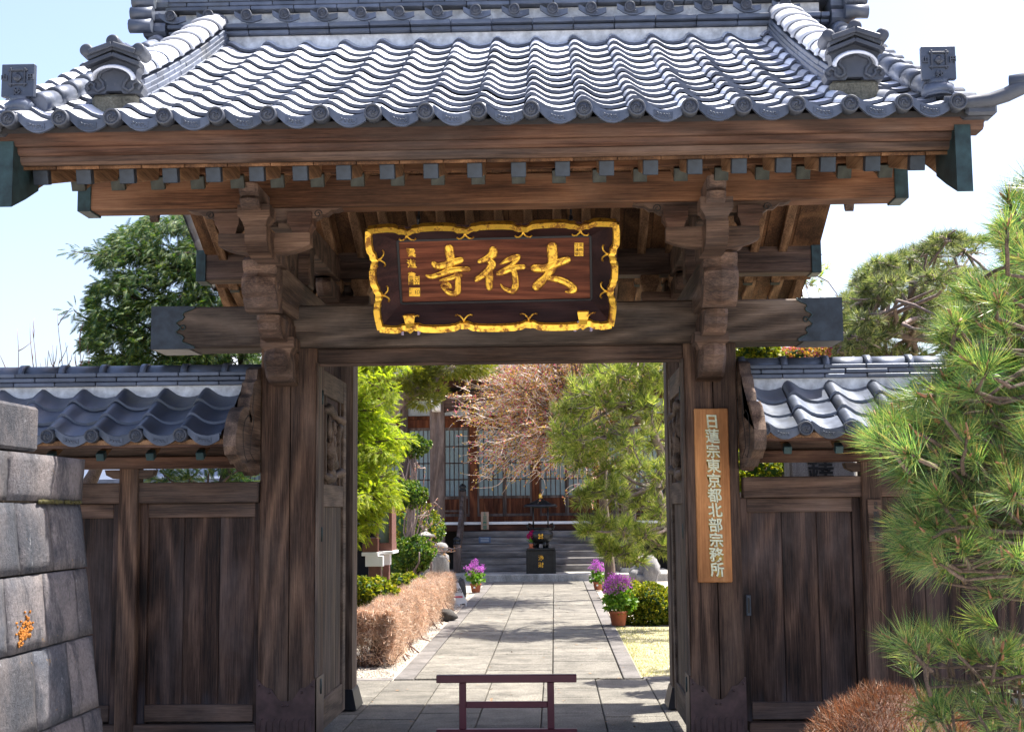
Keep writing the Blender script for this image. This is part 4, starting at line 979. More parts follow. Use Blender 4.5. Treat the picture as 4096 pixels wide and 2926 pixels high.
# ------------------------------------------------------------------ ashlar wall that runs towards the viewer
SWl = thing('stone_wall', 'tall wall of large grey brown ashlar blocks with orange lichen', 'wall', (-2.2, -3.5, 0))
m = MB(); rnd = random.Random(2)
zc = [1.886, 1.66, 1.333, .998, .64, .28, -.05]
def fx(z): return -2.03+.0 if z > 1.7 else -2.037+.116*(1.66-z)
starts = {0: [-2.26, -3.2, -4.3, -5.4], 1: [-2.26, -2.71, -3.11, -3.6, -4.1, -4.7, -5.3], 2: [-2.26, -2.45, -2.86, -3.3, -3.8, -4.3, -4.8, -5.3], 3: [-2.26, -2.62, -3.05, -3.5, -4.0, -4.5, -5.2], 4: [-2.26, -2.5, -2.9, -3.35, -3.9, -4.4, -5.2], 5: [-2.26, -2.7, -3.2, -3.7, -4.2, -5.2]}
for c in range(6):
    zt, zb = zc[c], zc[c+1]
    for a, b in zip(starts[c][:-1], starts[c][1:]):
        g = .005; xf0, xf1 = fx(zt)+rnd.uniform(-.006, .006), fx(zb)+rnd.uniform(-.006, .006); bulge = .008
        ny, nz = 9, 7; V = []; 
        for i in range(nz):
            for j in range(ny):
                u, v = j/(ny-1), i/(nz-1); y = a-g+(b-a+2*g)*u; z = zb+g+(zt-zb-2*g)*v
                e = min(min(u, 1-u)*abs(b-a), min(v, 1-v)*(zt-zb)); k = min(1, e/.03)
                x = xf1+(xf0-xf1)*v - .009*(1-k)**2 + bulge*k*(.4+.6*math.sin(u*7+c*3+a*5)*math.sin(v*5+c)) *.5 + rnd.uniform(-.0025, .0025)
                V.append((x, y, z))
        n0 = len(V); F = []
        for i in range(nz-1):
            for j in range(ny-1): q = i*ny+j; F.append((q, q+ny, q+ny+1, q+1))
        loop = [j for j in range(ny)]+[i*ny+ny-1 for i in range(1, nz)]+[(nz-1)*ny+j for j in range(ny-2, -1, -1)]+[i*ny for i in range(nz-2, 0, -1)]
        V += [(-2.9, V[q][1], V[q][2]) for q in loop]
        for k, q in enumerate(loop): k2 = (k+1) % len(loop); F.append((q, loop[k2], n0+k2, n0+k))
        m.add(V, F, True)
m.build('ashlar_block', M['wallstone'], SWl)
m = MB(); m.box(-2.85, -2.055, -5.2, -2.30, -.05, 1.87, .01); m.build('wall_core', M['soil'], SWl)
m = MB(); m.box(-2.6, -2.035, -3.6, -2.88, 1.892, 2.10, .014); m.box(-2.62, -2.04, -4.7, -3.61, 1.892, 2.10, .014); m.build('coping_block', M['wallstone'], SWl)
m = MB(); rnd = random.Random(7)
for q in range(110):
    u, v = rnd.gauss(88, 15), rnd.gauss(2520, 24); v += (u-88)*-1.1
    d = CM.T @ np.array([(u-2048)/FPX, (1463-v)/FPX, -1.0]); t = (-1.975-CC[0])/d[0]; p = CC+d*t; p[0] = fx(p[2])+.008; m.blob(p, (.005, rnd.uniform(.004, .010), rnd.uniform(.004, .009)), q, 8, .35)
m.build('orange_lichen', plain('orange_lichen', (.27, .095, .006), .9, 0, .5, 60), SWl)
m = MB()
for q in range(26):
    y = -2.3-.55*rnd.random(); m.blob((-2.034, y, 1.662), (.009, .03, .010), q, 8, .3)
m.build('moss', plain('yellow_moss', (.045, .040, .008), .95, 0, .5), SWl)

# ------------------------------------------------------------------ ground
def sheet(name, mat, x0, x1, y0, y1, z, nx=1, ny=1, amp=0.0, kind='structure', seed=0):
    rnd = np.random.RandomState(seed); xs = np.linspace(x0, x1, nx+1); ys = np.linspace(y0, y1, ny+1); V = [(x, y, z+(rnd.uniform(-amp, amp) if 0 < i < nx and 0 < j < ny else 0)) for j, y in enumerate(ys) for i, x in enumerate(xs)]
    F = [(j*(nx+1)+i, j*(nx+1)+i+1, (j+1)*(nx+1)+i+1, (j+1)*(nx+1)+i) for j in range(ny) for i in range(nx)]
    m = MB(); m.add(V, F, True); o = m.build(name, mat); o['kind'] = kind; return o
sheet('ground', M['soil'], -400, 400, -60, 900, -.06)
sheet('street', plain('street_concrete', (.42, .40, .37), .9, 0, .15, 4, .1), -30, 30, -40, -.6, -.03)
sheet('gravel_bed', M['gravel'], -12, -1.2, 3.95, 24, -.012, 60, 110, .006)
sheet('courtyard', M['gravel'], 1.2, 16, 9.6, 26, -.016, 30, 30, .006)
sheet('lawn', M['lawn'], 1.18, 8, 4.05, 9.6, -.008, 70, 60, .008)
rnd = random.Random(12)
m = MB(); xj = [-3.66, -3.17, -2.68, -2.19, -1.70, -1.21, -.725, -.24, .25, .74, 1.225, 1.71, 2.2, 2.7, 3.2]
for a, b in zip(xj[:-1], xj[1:]):
    y = -2.2-rnd.random()*.6
    while y < 3.9:
        L = rnd.uniform(.55, .98); e = min(y+L, 3.88)
        if e > 3.6: e = 3.88
        if e-y > .05: m.box(a+.004, b-.004, y+.004, e-.004, -.10, rnd.uniform(-.002, .002), .006)
        y = e if e < 3.88 else 4
m.build('gate_pavement', M['paving'])['kind'] = 'structure'
m = MB()
for a, b in ((-1.0, -.335), (-.335, .335), (.335, 1.01)):
    y = 3.97
    while y < 21.4:
        L = rnd.choice((.5, .62, .75, .9)); e = min(y+L, 21.42); m.box(a+.005, b-.005, y+.004, e-.004, -.10, rnd.uniform(-.003, .003)+.004, .007); y = e+.001
m.build('stone_path', M['paving'])['kind'] = 'structure'
m = MB()
for a, b in ((-1.20, -1.005), (1.015, 1.19)):
    y = 3.97
    while y < 21.4: e = min(y+rnd.uniform(.9, 1.4), 21.42); m.box(a+.004, b-.003, y+.003, e-.003, -.10, rnd.uniform(.0, .004), .006); y = e
for a, b in ((-3.4, -1.21), (1.2, 3.4)):
    x = a
    while x < b: e = min(x+rnd.uniform(.8, 1.2), b); m.box(x+.003, e-.003, 3.885, 4.06, -.1, rnd.uniform(.0, .003), .006); x = e
m.build('path_border', M['kerb'])['kind'] = 'structure'

# ------------------------------------------------------------------ barrier in the gateway
BA = thing('barrier', 'low mauve painted steel barrier standing in the gateway', 'barrier', (.1, .5, 0))
g = P(2027, 2912, .35); zt = P(2027, 2696, .35)[2]; zb = g[2]; xl, xr = P(1746, 2710, .35)[0], P(2306, 2710, .35)[0]
yb = .35
m = MB(); m.box(xl, xr, yb-.03, yb+.03, zt-.052, zt, .004); m.build('top_rail', M['mauve'], BA)
m = MB(); m.box(xl, xr, yb-.03, yb+.03, zb-.05, zb, .004); m.build('bottom_rail', M['mauve'], BA)
for u in (1851, 2203):
    x = P(u, 2800, yb)[0]; m = MB(); m.box(x-.024, x+.024, yb-.022, yb+.022, zb, zt-.052, .004); m.build('upright', M['mauve'], BA)
xa, xb = P(1851, 2800, yb)[0]+.024, P(2203, 2800, yb)[0]-.024; zm = P(2027, 2803, yb)[2]
m = MB(); m.box(xa, xb, yb-.016, yb+.016, zm-.042, zm, .003); m.build('middle_rail', M['mauve'], BA)
for x in (xl+.06, xr-.06):
    m = MB(); m.box(x-.03, x+.03, yb-.2, yb+.2, -.0, max(.02, zb-.052), .004); m.build('foot', M['mauve'], BA)
# ------------------------------------------------------------------ foliage makers
def frames(d, roll, rnd):
    """orthonormal frames (N,3,3): rows along, side, normal"""
    d = d/(np.linalg.norm(d, axis=1)[:, None]+1e-9); up = np.tile([0, 0, 1.0], (len(d), 1)); up[np.abs(d[:, 2]) > .95] = (1, 0, 0)
    s = np.cross(up, d); s /= np.linalg.norm(s, axis=1)[:, None]; n = np.cross(d, s)
    a = roll*rnd.randn(len(d)); c, q = np.cos(a)[:, None], np.sin(a)[:, None]
    return np.stack([d, s*c+n*q, n*c-s*q], 1)
def place(tmpl, pos, fr, sc):
    """tmpl (K,3,3) triangles in (along, side, normal) -> (N*K,3,3)"""
    V = np.einsum('kvi,nij->nkvj', tmpl, fr)*sc[:, None, None, None]+pos[:, None, None, :]
    return V.reshape(-1, tmpl.shape[1], 3)
def t_spray(pairs=10):                                             # flat drooping cypress spray
    T = []
    for i in range(pairs):
        x = .12+.8*i/pairs; L = .40*(1-.72*i/pairs)+.08; dz = -.18*x*x
        for s in (-1, 1):
            x1, y1 = x+L*.70, s*L*.60; w = .030
            T.append([(x-w, 0, dz), (x+w, 0, dz), (x1, y1, dz-.12*L-.1*x1*x1)])
            xm, ym = x+(x1-x)*.45, y1*.45; T.append([(xm-w*.8, ym, dz-.03), (xm+w*.8, ym, dz-.03), (xm+L*.42, ym+s*L*.10, dz-.10)])
    T.append([(0, -.02, 0), (0, .02, 0), (1, 0, -.38)])
    return np.array(T)
def t_needles(n=34, seed=1, w=.012, lo=.15, hi=1.25, bend=0):
    r = np.random.RandomState(seed); T = []
    for i in range(n):
        a = r.rand()*6.283; th = lo+(hi-lo)*r.rand()**.8; L = .75+.35*r.rand(); d = np.array([math.cos(th), math.sin(th)*math.cos(a), math.sin(th)*math.sin(a)])
        b = np.array([.22*(r.rand()-.6), 0, 0]); q = nrm(np.cross(d, [.3, .5, .8]))*w
        if bend:
            sag = np.array([0, 0, 1.0])*bend*r.randn()+nrm(r.randn(3))*bend*.7; mm = b+d*L*.5+sag*.25; e = b+d*L+sag
            T += [[b-q, b+q, mm+q*.8], [b-q, mm+q*.8, mm-q*.8], [mm-q*.8, mm+q*.8, e]]
        else: T.append([b-q, b+q, b+d*L])
    return np.array(T)
def t_leaves(n=6, seed=1, L=.5, w=.2):                            # small whorl of broad leaves (as quads)
    r = np.random.RandomState(seed); T = []
    for i in range(n):
        a = i*2.4; th = .5+.6*r.rand(); d = np.array([math.cos(th), math.sin(th)*math.cos(a), math.sin(th)*math.sin(a)]); q = nrm(np.cross(d, [1, .1, .05]))*w; b = np.array([.25*r.rand(), 0, 0])
        T.append([b, b+d*L*.5-q, b+d*L, b+d*L*.5+q])
    return np.array(T)
SPRAY, NEED, LEAF = t_spray(), t_needles(), t_leaves()
def clump_pts(clumps, rnd, shell=.55, squash=1.0):
    """clumps: (centre, radii, count) -> positions and outward directions"""
    Ps, Ds = [], []
    for c, r, n in clumps:
        r = np.ones(3)*r if np.isscalar(r) else np.asarray(r, float)
        d = rnd.randn(int(n), 3); d /= np.linalg.norm(d, axis=1)[:, None]; k = shell+(1-shell)*rnd.rand(int(n))
        k *= 1+.16*np.sin(5*d[:, 0]+c[0]*7)*np.sin(4*d[:, 2]+c[2]*5)
        Ps.append(np.asarray(c)+d*r*k[:, None]); Ds.append(d)
    return np.concatenate(Ps), np.concatenate(Ds)
def limb(p0, p1, bend=.15, n=8, rnd=None, sag=0):
    p0 = np.asarray(p0, float); p1 = np.asarray(p1, float); L = np.linalg.norm(p1-p0); w = (rnd.randn(3) if rnd is not None else np.zeros(3))*bend*L; w2 = (rnd.randn(3) if rnd is not None else np.zeros(3))*bend*L*.5
    t = np.linspace(0, 1, n)[:, None]
    return p0+(p1-p0)*t+w*np.sin(t*math.pi)*.6+w2*np.sin(t*2*math.pi)*.5+np.array([0, 0, sag])*L*np.sin(t*math.pi)
def along(paths, per_m, rnd, t0=.2, spread=.08):
    Ps, Ds = [], []
    for p in paths:
        L = np.linalg.norm(np.diff(p, axis=0), axis=1).sum(); n = max(3, int(per_m*L)); t = t0+(1-t0)*rnd.rand(n); x = t*(len(p)-1); i = np.minimum(x.astype(int), len(p)-2); f = (x-i)[:, None]
        q = p[i]*(1-f)+p[i+1]*f; dr = p[i+1]-p[i]; dr /= np.linalg.norm(dr, axis=1)[:, None]+1e-9
        sp = spread*(1.25-t)[:, None]; r = rnd.randn(n, 3)
        Ps.append(q+r*sp); Ds.append(dr*.7+r*.5)
    return np.concatenate(Ps), np.concatenate(Ds)
def ribbons(paths, w, rnd):
    """thin crossed ribbons along polylines, as quads"""
    Q = []
    for p in paths:
        p = np.asarray(p); n = len(p)
        for i in range(n-1):
            d = nrm(p[i+1]-p[i]); a = nrm(np.cross(d, rnd.randn(3))); w0 = w*(1-.75*i/n); w1 = w*(1-.75*(i+1)/n)
            Q.append([p[i]-a*w0, p[i]+a*w0, p[i+1]+a*w1, p[i+1]-a*w1])
    return np.array(Q)
def woods(name, mat, parent, limbs, r0=.05, r1=.012, seg=7):
    m = MB()
    for p, a, b in limbs: m.tube(p, list(np.linspace(a, b, len(p))), seg)
    return m.build(name, mat, parent)
rs = np.random.RandomState

# ------------------------------------------------------------------ dark cypress behind the left wall
def cypress(T, trunk_xy, zt, limbs_px, Y, mat, size, per_m, seed, mats=None, spread=.11, sub=3, tr=.09, jit=.22, fill=None):
    rnd = rs(seed); tx, ty = trunk_xy; trunk = limb((tx, ty, -.05), (tx+.25, ty, zt), .04, 10, rnd); Ls = [(trunk, tr, .02)]; paths = []
    for (u, v, yy, zf) in limbs_px:
        tip = P(u, v, Y+yy); i = min(9, max(1, int(zf*9))); b = trunk[i]
        p = limb(b, tip, .10, 9, rnd, .07); Ls.append((p, .035, .006)); paths.append(p)
        for k in range(sub):
            j = rnd.randint(3, 8); e = p[j]+(tip-p[j])*(.35*rnd.rand())+rnd.randn(3)*np.array([jit, .30, jit*.8]); q = limb(p[j], e, .12, 6, rnd, .05); paths.append(q); Ls.append((q, .012, .004))
    woods('trunk', M['bark'], T, Ls)
    pos, d = along(paths, per_m, rnd, .22, spread); d[:, 2] -= .25
    if fill is not None:
        poly, n = fill; us = poly[0]; q = []
        while len(q) < n:
            v = poly[1][0]+(poly[1][-1]-poly[1][0])*rnd.rand(); u0 = np.interp(v, poly[1], us); u = u0+(poly[2]-u0)*rnd.rand()**1.15
            if math.sin(u/31.0+v/57.0)*math.sin(v/38.0-u/83.0)+.6*math.sin(v/17.0+u/120.0) > -.25+.5*rnd.rand()-.35: q.append(P(u, v, Y+.45*rnd.randn()))
        q = np.array(q); dd = q-np.array((tx, ty, 0)); dd[:, 2] = -.35; dd /= np.linalg.norm(dd, axis=1)[:, None]; pos = np.concatenate([pos, q]); d = np.concatenate([d, dd+.45*rnd.randn(len(q), 3)])
    V = place(SPRAY, pos, frames(d, .6, rnd), size*(.7+.6*rnd.rand(len(pos))))
    return raw_mesh('crown', V, 3, [mat], T)
T = thing('cypress_tree', 'dark green cypress with drooping sprays rising behind the shaded tiled wall', 'tree', (-3.4, 4.6, 0))
lp = []
for u, v, yy, z in ((560, 838, 0, .93), (430, 975, .2, .85), (345, 992, -.3, .8), (480, 1010, .5, .8), (360, 1100, .2, .72), (322, 1160, 0, .68), (315, 1215, -.4, .62), (420, 1200, .4, .65), (270, 1290, .1, .58), (300, 1380, -.2, .52), (330, 1440, .3, .5), (500, 1440, .4, .5), (600, 900, .3, .9), (700, 850, .2, .93), (760, 940, -.2, .85), (800, 1100, 0, .75), (600, 1150, -.5, .7), (560, 1300, -.6, .62), (760, 1290, -.4, .6), (880, 1250, .2, .62), (950, 1330, 0, .58), (1000, 1420, .2, .5), (820, 1430, -.3, .5), (680, 1420, -.5, .5), (900, 1470, .3, .46), (1030, 1500, 0, .45), (450, 1330, -.3, .55), (700, 1000, -.3, .8)):
    lp.append((u+75+(60 if v < 1250 else 0), v+14, yy, z))
cypress(T, (-3.35, 4.9), 4.95, lp, 4.6, M['cypress'], .11, 95, 3, sub=6, spread=.075, jit=.13, fill=(([590, 430, 400, 395, 365, 380, 330, 350], [850, 960, 1030, 1130, 1200, 1290, 1380, 1480], 1040), 10500))
rnd = rs(33); lowp = [limb(P(860, 1900, 5.0)+(0, 0, -.2), P(u, v, 4.6+.3*rnd.randn()), .12, 7, rnd) for u, v in ((640, 1880), (700, 1870), (760, 1910), (840, 1870), (960, 1890), (1010, 1900), (1000, 1860), (600, 1900))]
T = thing('low_cypress', 'low dark cypress branches showing through the slot above the shaded wall panel', 'shrub', (-3.2, 5.0, 0))
woods('branch', M['bark'], T, [(p, .02, .005) for p in lowp]+[(limb((-3.0, 5, 0), P(860, 1900, 5.0)+(0, 0, -.2), .05, 5, rnd), .05, .02)]); pos, d = along(lowp, 60, rnd, .3, .06)
raw_mesh('crown', place(SPRAY, pos, frames(d, .6, rnd), .15*(.7+.6*rnd.rand(len(pos)))), 3, [M['cypress']], T)
# leaning pine stem seen through the slot, and the pale house behind
T = thing('leaning_tree', 'leaning bare brown trunk seen in the slot beside the stone wall', 'tree', (-5.0, 6, 0)); a = P(340, 1960, 6); b = P(400, 1840, 6)
m = MB(); m.tube([a+(a-b)*6, a, (a+b)/2+(.01, 0, 0), b, b+(b-a)*1.5+(.2, 0, 0)], [.12, .09, .075, .07, .03], 9); m.build('trunk', M['bark'], T)
rnd = rs(5); raw_mesh('crown', place(LEAF, *(lambda q: (q[0], frames(q[1], 1, rnd), .12*np.ones(len(q[0]))))(clump_pts([(b+(b-a)*1.6+(.2, 0, 0), (.4, .4, .16), 260)], rnd))), 4, [M['broad']], T)
T = thing('pale_house', 'pale plastered house with a grey roof far behind the slot in the wall', 'house', (-11, 24, 0)); 
m = MB(); m.box(-15, -8.2, 24, 30, -.1, 2.5, .02); m.build('wall', M['white'], T); m = MB(); m.prism([(23.2, 2.45), (27, 3.0), (30.8, 2.45), (30.8, 2.3), (23.2, 2.3)], 'yz', -15.5, -7.7); m.build('roof', M['rtile'], T)
for i in range(3):
    m = MB(); m.box(-14+i*2, -13+i*2, 23.95, 24.02, 1.1, 2.0, .01); w_ = m.build('window', M['copper'], T); m = MB(); m.box(-13.92+i*2, -13.08+i*2, 23.93, 23.955, 1.18, 1.92, .004); m.build('pane', M['shoji'], w_)
# bare upright twigs against the sky
T = thing('bare_shrub', 'bare shrub of thin upright reddish twigs against the sky', 'shrub', (-4.9, 4, 0)); rnd = rs(8); pth = []
for u, v in ((68, 1315), (120, 1290), (128, 1310), (230, 1250), (262, 1370), (180, 1430), (210, 1380), (205, 1410), (332, 1290), (300, 1400), (30, 1465), (280, 1440), (240, 1430), (160, 1450), (350, 1380), (320, 1440)):
    b = P(u+rnd.randn()*14+8, 1560, 4); t = P(u, v, 4); mp = limb(b, t, .03, 7, rnd); pth.append(mp)
    for k in range(1): q = mp[rnd.randint(2, 6)]; pth.append(limb(q, q+(rnd.randn()*.05, rnd.randn()*.05, .10+.12*rnd.rand()), .05, 4, rnd))
base = [limb((-4.9+rnd.randn()*.1, 4, -.05), p[0], .04, 5, rnd) for p in pth[::4]]
woods('twigs', M['twigr'], T, [(p, .0055, .002) for p in pth]+[(p, .014, .009) for p in base], seg=5)
o_ = T.children[0]; o_.name = 'twig'

# ------------------------------------------------------------------ garden seen through the gate
T = thing('golden_cypress', 'bright yellow green cypress just inside the gate beside the open door', 'tree', (-2.5, 6.8, 0)); rnd = rs(21)
lp = [(u-12-(40 if v > 1950 else 0), v-(60 if v > 1950 else 0), .35*rnd.randn(), .18+.8*(2330-v)/1000) for u, v in ((1560, 1470), (1600, 1440), (1500, 1520), (1640, 1450), (1500, 1440), (1575, 1580), (1540, 1640), (1600, 1700), (1570, 1760), (1640, 1745), (1660, 1755), (1590, 1690), (1560, 1830), (1600, 1850), (1620, 1960), (1580, 1930), (1540, 2000), (1600, 2020), (1620, 2045), (1560, 2080), (1570, 2150), (1530, 2160), (1560, 2100), (1480, 2180), (1450, 2120), (1440, 2000), (1450, 1880), (1430, 1760), (1450, 1660), (1440, 1560), (1500, 1860), (1500, 1750), (1490, 1960), (1480, 2060), (1440, 2210), (1510, 1600))]
cypress(T, (-3.0, 7.9), 4.0, lp, 7.6, M['cypressy'], .12, 130, 22, sub=5, spread=.09, jit=.11)
def topiary(label, c, r, n, stem=None, mat='broad', seed=1, sz=.09, name='clipped_shrub', cat='shrub', extra=()):
    rnd = rs(seed); T = thing(name, label, cat, (c[0], c[1], 0))
    r = np.ones(3)*r if np.isscalar(r) else np.asarray(r, float)
    cl = [(c, r, n)]+[(c+np.array(o)*r, r*k, int(n*k*k)) for o, k in extra]
    pos, d = clump_pts(cl, rnd, .72); V = place(LEAF, pos, frames(d+.5*rnd.randn(*d.shape), 1.5, rnd), sz*(.7+.6*rnd.rand(len(pos)))); raw_mesh('foliage', V, 4, [M[mat]], T)
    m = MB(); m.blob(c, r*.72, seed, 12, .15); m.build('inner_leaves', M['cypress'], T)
    b = stem if stem is not None else (c[0], c[1], -.05)
    m = MB(); m.tube(limb(b, c, .08, 7, rnd), [.05, .045, .045, .04, .04, .035, .03], 7)
    for k in range(4): m.tube(limb(np.array(c)*.55+np.array(b)*.45, c+rnd.randn(3)*r*.5, .1, 5, rnd), [.025, .02, .018, .015, .01], 6)
    m.build('stem', M['barkp'], T); return T
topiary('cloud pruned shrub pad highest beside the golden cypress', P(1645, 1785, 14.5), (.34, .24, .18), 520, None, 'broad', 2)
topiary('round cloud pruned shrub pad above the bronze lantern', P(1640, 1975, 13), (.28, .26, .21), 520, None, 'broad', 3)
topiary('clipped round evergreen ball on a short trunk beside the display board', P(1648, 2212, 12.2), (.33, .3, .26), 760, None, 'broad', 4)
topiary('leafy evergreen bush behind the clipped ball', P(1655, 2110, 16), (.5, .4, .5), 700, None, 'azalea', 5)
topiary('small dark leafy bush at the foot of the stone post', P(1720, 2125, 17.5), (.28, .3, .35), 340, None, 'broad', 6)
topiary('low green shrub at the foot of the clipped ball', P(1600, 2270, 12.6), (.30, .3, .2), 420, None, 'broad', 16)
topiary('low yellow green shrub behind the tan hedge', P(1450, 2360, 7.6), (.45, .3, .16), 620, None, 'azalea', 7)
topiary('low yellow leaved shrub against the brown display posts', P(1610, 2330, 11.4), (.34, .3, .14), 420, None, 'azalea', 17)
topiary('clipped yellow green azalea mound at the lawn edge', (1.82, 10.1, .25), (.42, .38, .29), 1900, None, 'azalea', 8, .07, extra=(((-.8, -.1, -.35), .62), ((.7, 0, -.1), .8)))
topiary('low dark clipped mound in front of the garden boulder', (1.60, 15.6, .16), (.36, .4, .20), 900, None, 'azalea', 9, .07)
0 and topiary('small leafy shrub half hidden by the open right door', P(2650, 2300, 8.6), (.22, .3, .2), 320, None, 'broad', 10, .07)
# sculpted pine-like juniper with a twisted trunk
T = thing('sculpted_pine', 'pruned garden pine with a twisted grey trunk before the hall', 'tree', (-2.2, 11, 0)); rnd = rs(41)
tr = [P(1440, 1900, 11), P(1525, 1690, 11), P(1590, 1620, 11), P(1610, 1580, 11), P(1690, 1560, 11), P(1740, 1520, 11), P(1760, 1490, 11), P(1820, 1465, 11)]
tr2 = [P(1590, 1625, 11), P(1640, 1590, 11.1), P(1650, 1540, 11), P(1625, 1500, 10.9)]; tr3 = [P(1545, 1680, 11), P(1570, 1600, 11.2), P(1590, 1530, 11.2)]
woods('trunk', M['barkp'], T, [([np.array((-3.0, 11, -.05))]+tr, .12, .035), (tr2, .06, .03), (tr3, .06, .03)])
cl = [(P(u, v, 11+yy), (rx, .35, rz), n) for u, v, yy, rx, rz, n in ((1620, 1490, -.1, .42, .24, 1300), (1660, 1530, 0, .28, .18, 800), (1690, 1600, .2, .30, .12, 560), (1735, 1560, 0, .2, .12, 360), (1820, 1465, 0, .44, .18, 1200), (1900, 1465, .1, .32, .14, 720), (1760, 1440, .1, .35, .14, 500), (1640, 1420, .2, .5, .15, 500))]
pos, d = clump_pts(cl, rnd, .45); d[:, 2] += .3; raw_mesh('crown', place(SPRAY, pos, frames(d, 1, rnd), .085*(.7+.6*rnd.rand(len(pos)))), 3, [leaf_mat('olive_juniper', [(.03, .07, .012), (.09, .13, .015), (.20, .20, .02), (.34, .28, .03)], .35)], T)

# young green conifer / plum beyond
T = thing('plum_tree', 'small bare plum with pink buds between the clipped shrubs', 'tree', (-1.9, 15.5, 0)); rnd = rs(51); pth = []
root = P(1660, 2160, 15.5)
for u, v in ((1700, 1870), (1660, 1850), (1750, 1990), (1740, 2020), (1710, 2040), (1730, 2080), (1740, 2140), (1650, 1900), (1690, 1960), (1790, 2190), (1800, 2250), (1780, 2220)):
    p = limb(root, P(u, v, 15.5+.3*rnd.randn()), .12, 8, rnd); pth.append(p)
    for k in range(4): q = p[rnd.randint(3, 8)]; pth.append(limb(q, q+rnd.randn(3)*.12, .1, 4, rnd))
woods('trunk', M['barkp'], T, [(p, .014, .004) for p in pth]+[(limb((-1.9, 15.5, -.05), root, .05, 5, rnd), .05, .025)], seg=5)
pos, d = along(pth, 16, rnd, .4, .01); raw_mesh('buds', place(LEAF[:3], pos, frames(d, 2, rnd), .035*np.ones(len(pos))), 4, [M['bud']], T).name = 'blossom'

# budding tree with its mass of pale twigs
T = thing('budding_tree', 'leafless spring tree with pale twigs and small pink and yellow buds before the hall', 'tree', (1.1, 15, 0)); rnd = rs(61); pth = []; big = []
base = P(2420, 1780, 15); fork = [P(2330, 1700, 15), P(2380, 1620, 15.3), P(2300, 1760, 14.7), P(2350, 1560, 15), P(2260, 1660, 15.2)]
big.append((limb((1.35, 15, -.05), base, .05, 6, rnd), .11, .07))
for f in fork: big.append((limb(base, f, .12, 6, rnd), .06, .03))
tips = []
for k in range(190):
    a = rnd.rand(); u = 1835+rnd.rand()**.8*600; 
    lo = 1900 if u < 1990 else 1960; v = 1435+rnd.rand()*(lo-1435)
    if u < 1900 and v > 1720: continue
    if u < 1870 and 1500 < v < 1540: continue
    (v < 1880 or not 2040 < u < 2290) and tips.append(P(u, v, 15+.7*rnd.randn()))
for k in range(150): tips.append(np.array((-.3+3.2*rnd.rand(), 13.2+4.2*rnd.rand(), 4.0+2.4*rnd.rand())))
for k in range(90):
    u = 1850+330*rnd.rand()
    v = 1450+480*rnd.rand()
    if not (u < 1900 and v > 1740): tips.append(P(u, v, 14.6+.6*rnd.randn()))
for t in tips:
    f = fork[rnd.randint(len(fork))]; p = limb(f, t, .10, 10, rnd, .10); big.append((p, .014, .004)) if rnd.rand() < .5 else None; pth.append(p)
    for k in range(9):
        j = rnd.randint(2, 10); dr = nrm(t-f); q = p[j]; e = q+dr*(.10+.35*rnd.rand())+rnd.randn(3)*np.array([.16, .16, .13])+(0, 0, .05); pth.append(limb(q, e, .12, 6, rnd, .05))
for u in np.linspace(2010, 2290, 26):                            # hanging shoots
    p0 = P(u+12*rnd.randn(), 1850, 15+.4*rnd.randn()); pth.append(limb(p0, p0+np.array((rnd.randn()*.05, 0, -.12-.25*rnd.rand())), .06, 6, rnd))
woods('trunk', M['bark'], T, big, seg=5)
raw_mesh('twig', ribbons(pth, .0075, rnd), 4, [M['twigw']], T)
pos, d = along(pth, 15, rnd, .25, .012); raw_mesh('blossom', place(LEAF[:2], pos, frames(d, 2, rnd), .062*(.6+.8*rnd.rand(len(pos)))), 4, [M['bud']], T)

# garden pine
def pine(T, clumps, trunk, tuft, size, mat, seed, limbs=(), ntw=3, barkm='bark', frac=1.0):
    rnd = rs(seed); L = [trunk]+list(limbs)
    tp = np.asarray(trunk[0])
    for c, r, n in clumps:
        i = np.argmin(np.linalg.norm(tp-np.asarray(c), axis=1)); p = limb(tp[i], c, .12, 7, rnd); L.append((p, .03, .010))
        rr = np.ones(3)*r if np.isscalar(r) else np.asarray(r)
        for k in range(ntw): L.append((limb(c, np.asarray(c)+rnd.randn(3)*rr*.55, .15, 5, rnd), .012, .005))
    woods('trunk', M[barkm], T, L, seg=6)
    pos, d = clump_pts(clumps, rnd, .25); d = d*.8; d[:, 2] += .55; d += .25*rnd.randn(*d.shape)
    return raw_mesh('crown', place(tuft, pos, frames(d, 3, rnd), size*(.75+.5*rnd.rand(len(pos)))), 3, [M[mat]], T)
T = thing('garden_pine', 'bushy green garden pine filling the right side of the gateway', 'tree', (2.1, 9, 0)); rnd = rs(71); cl = []
for u, v, r, n in ((2560, 1480, .33, 90), (2470, 1500, .3, 80), (2640, 1500, .3, 80), (2400, 1490, .26, 60), (2330, 1560, .24, 60), (2270, 1640, .2, 55), (2320, 1660, .24, 60), (2400, 1600, .28, 70), (2500, 1620, .3, 80), (2600, 1620, .3, 70), (2250, 1730, .18, 45), (2260, 1800, .2, 55), (2330, 1770, .26, 70), (2420, 1740, .26, 60), (2520, 1760, .28, 60), (2620, 1760, .28, 60), (2320, 1850, .2, 50), (2430, 1870, .24, 60), (2540, 1880, .25, 55), (2630, 1900, .25, 50), (2320, 1985, .12, 34), (2370, 1970, .16, 40), (2460, 1980, .22, 55), (2560, 2010, .22, 50), (2640, 2040, .2, 40), (2350, 2110, .14, 44), (2420, 2090, .2, 55), (2500, 2110, .18, 45), (2440, 2200, .14, 45), (2500, 2210, .15, 38), (2400, 2160, .12, 36), (2580, 2140, .18, 36), (2640, 2180, .16, 30), (2550, 2240, .14, 24), (2450, 1440, .3, 60), (2560, 1420, .3, 60)):
    cl.append((P(u, v, 9+.35*rnd.randn()), r, n*1.0))
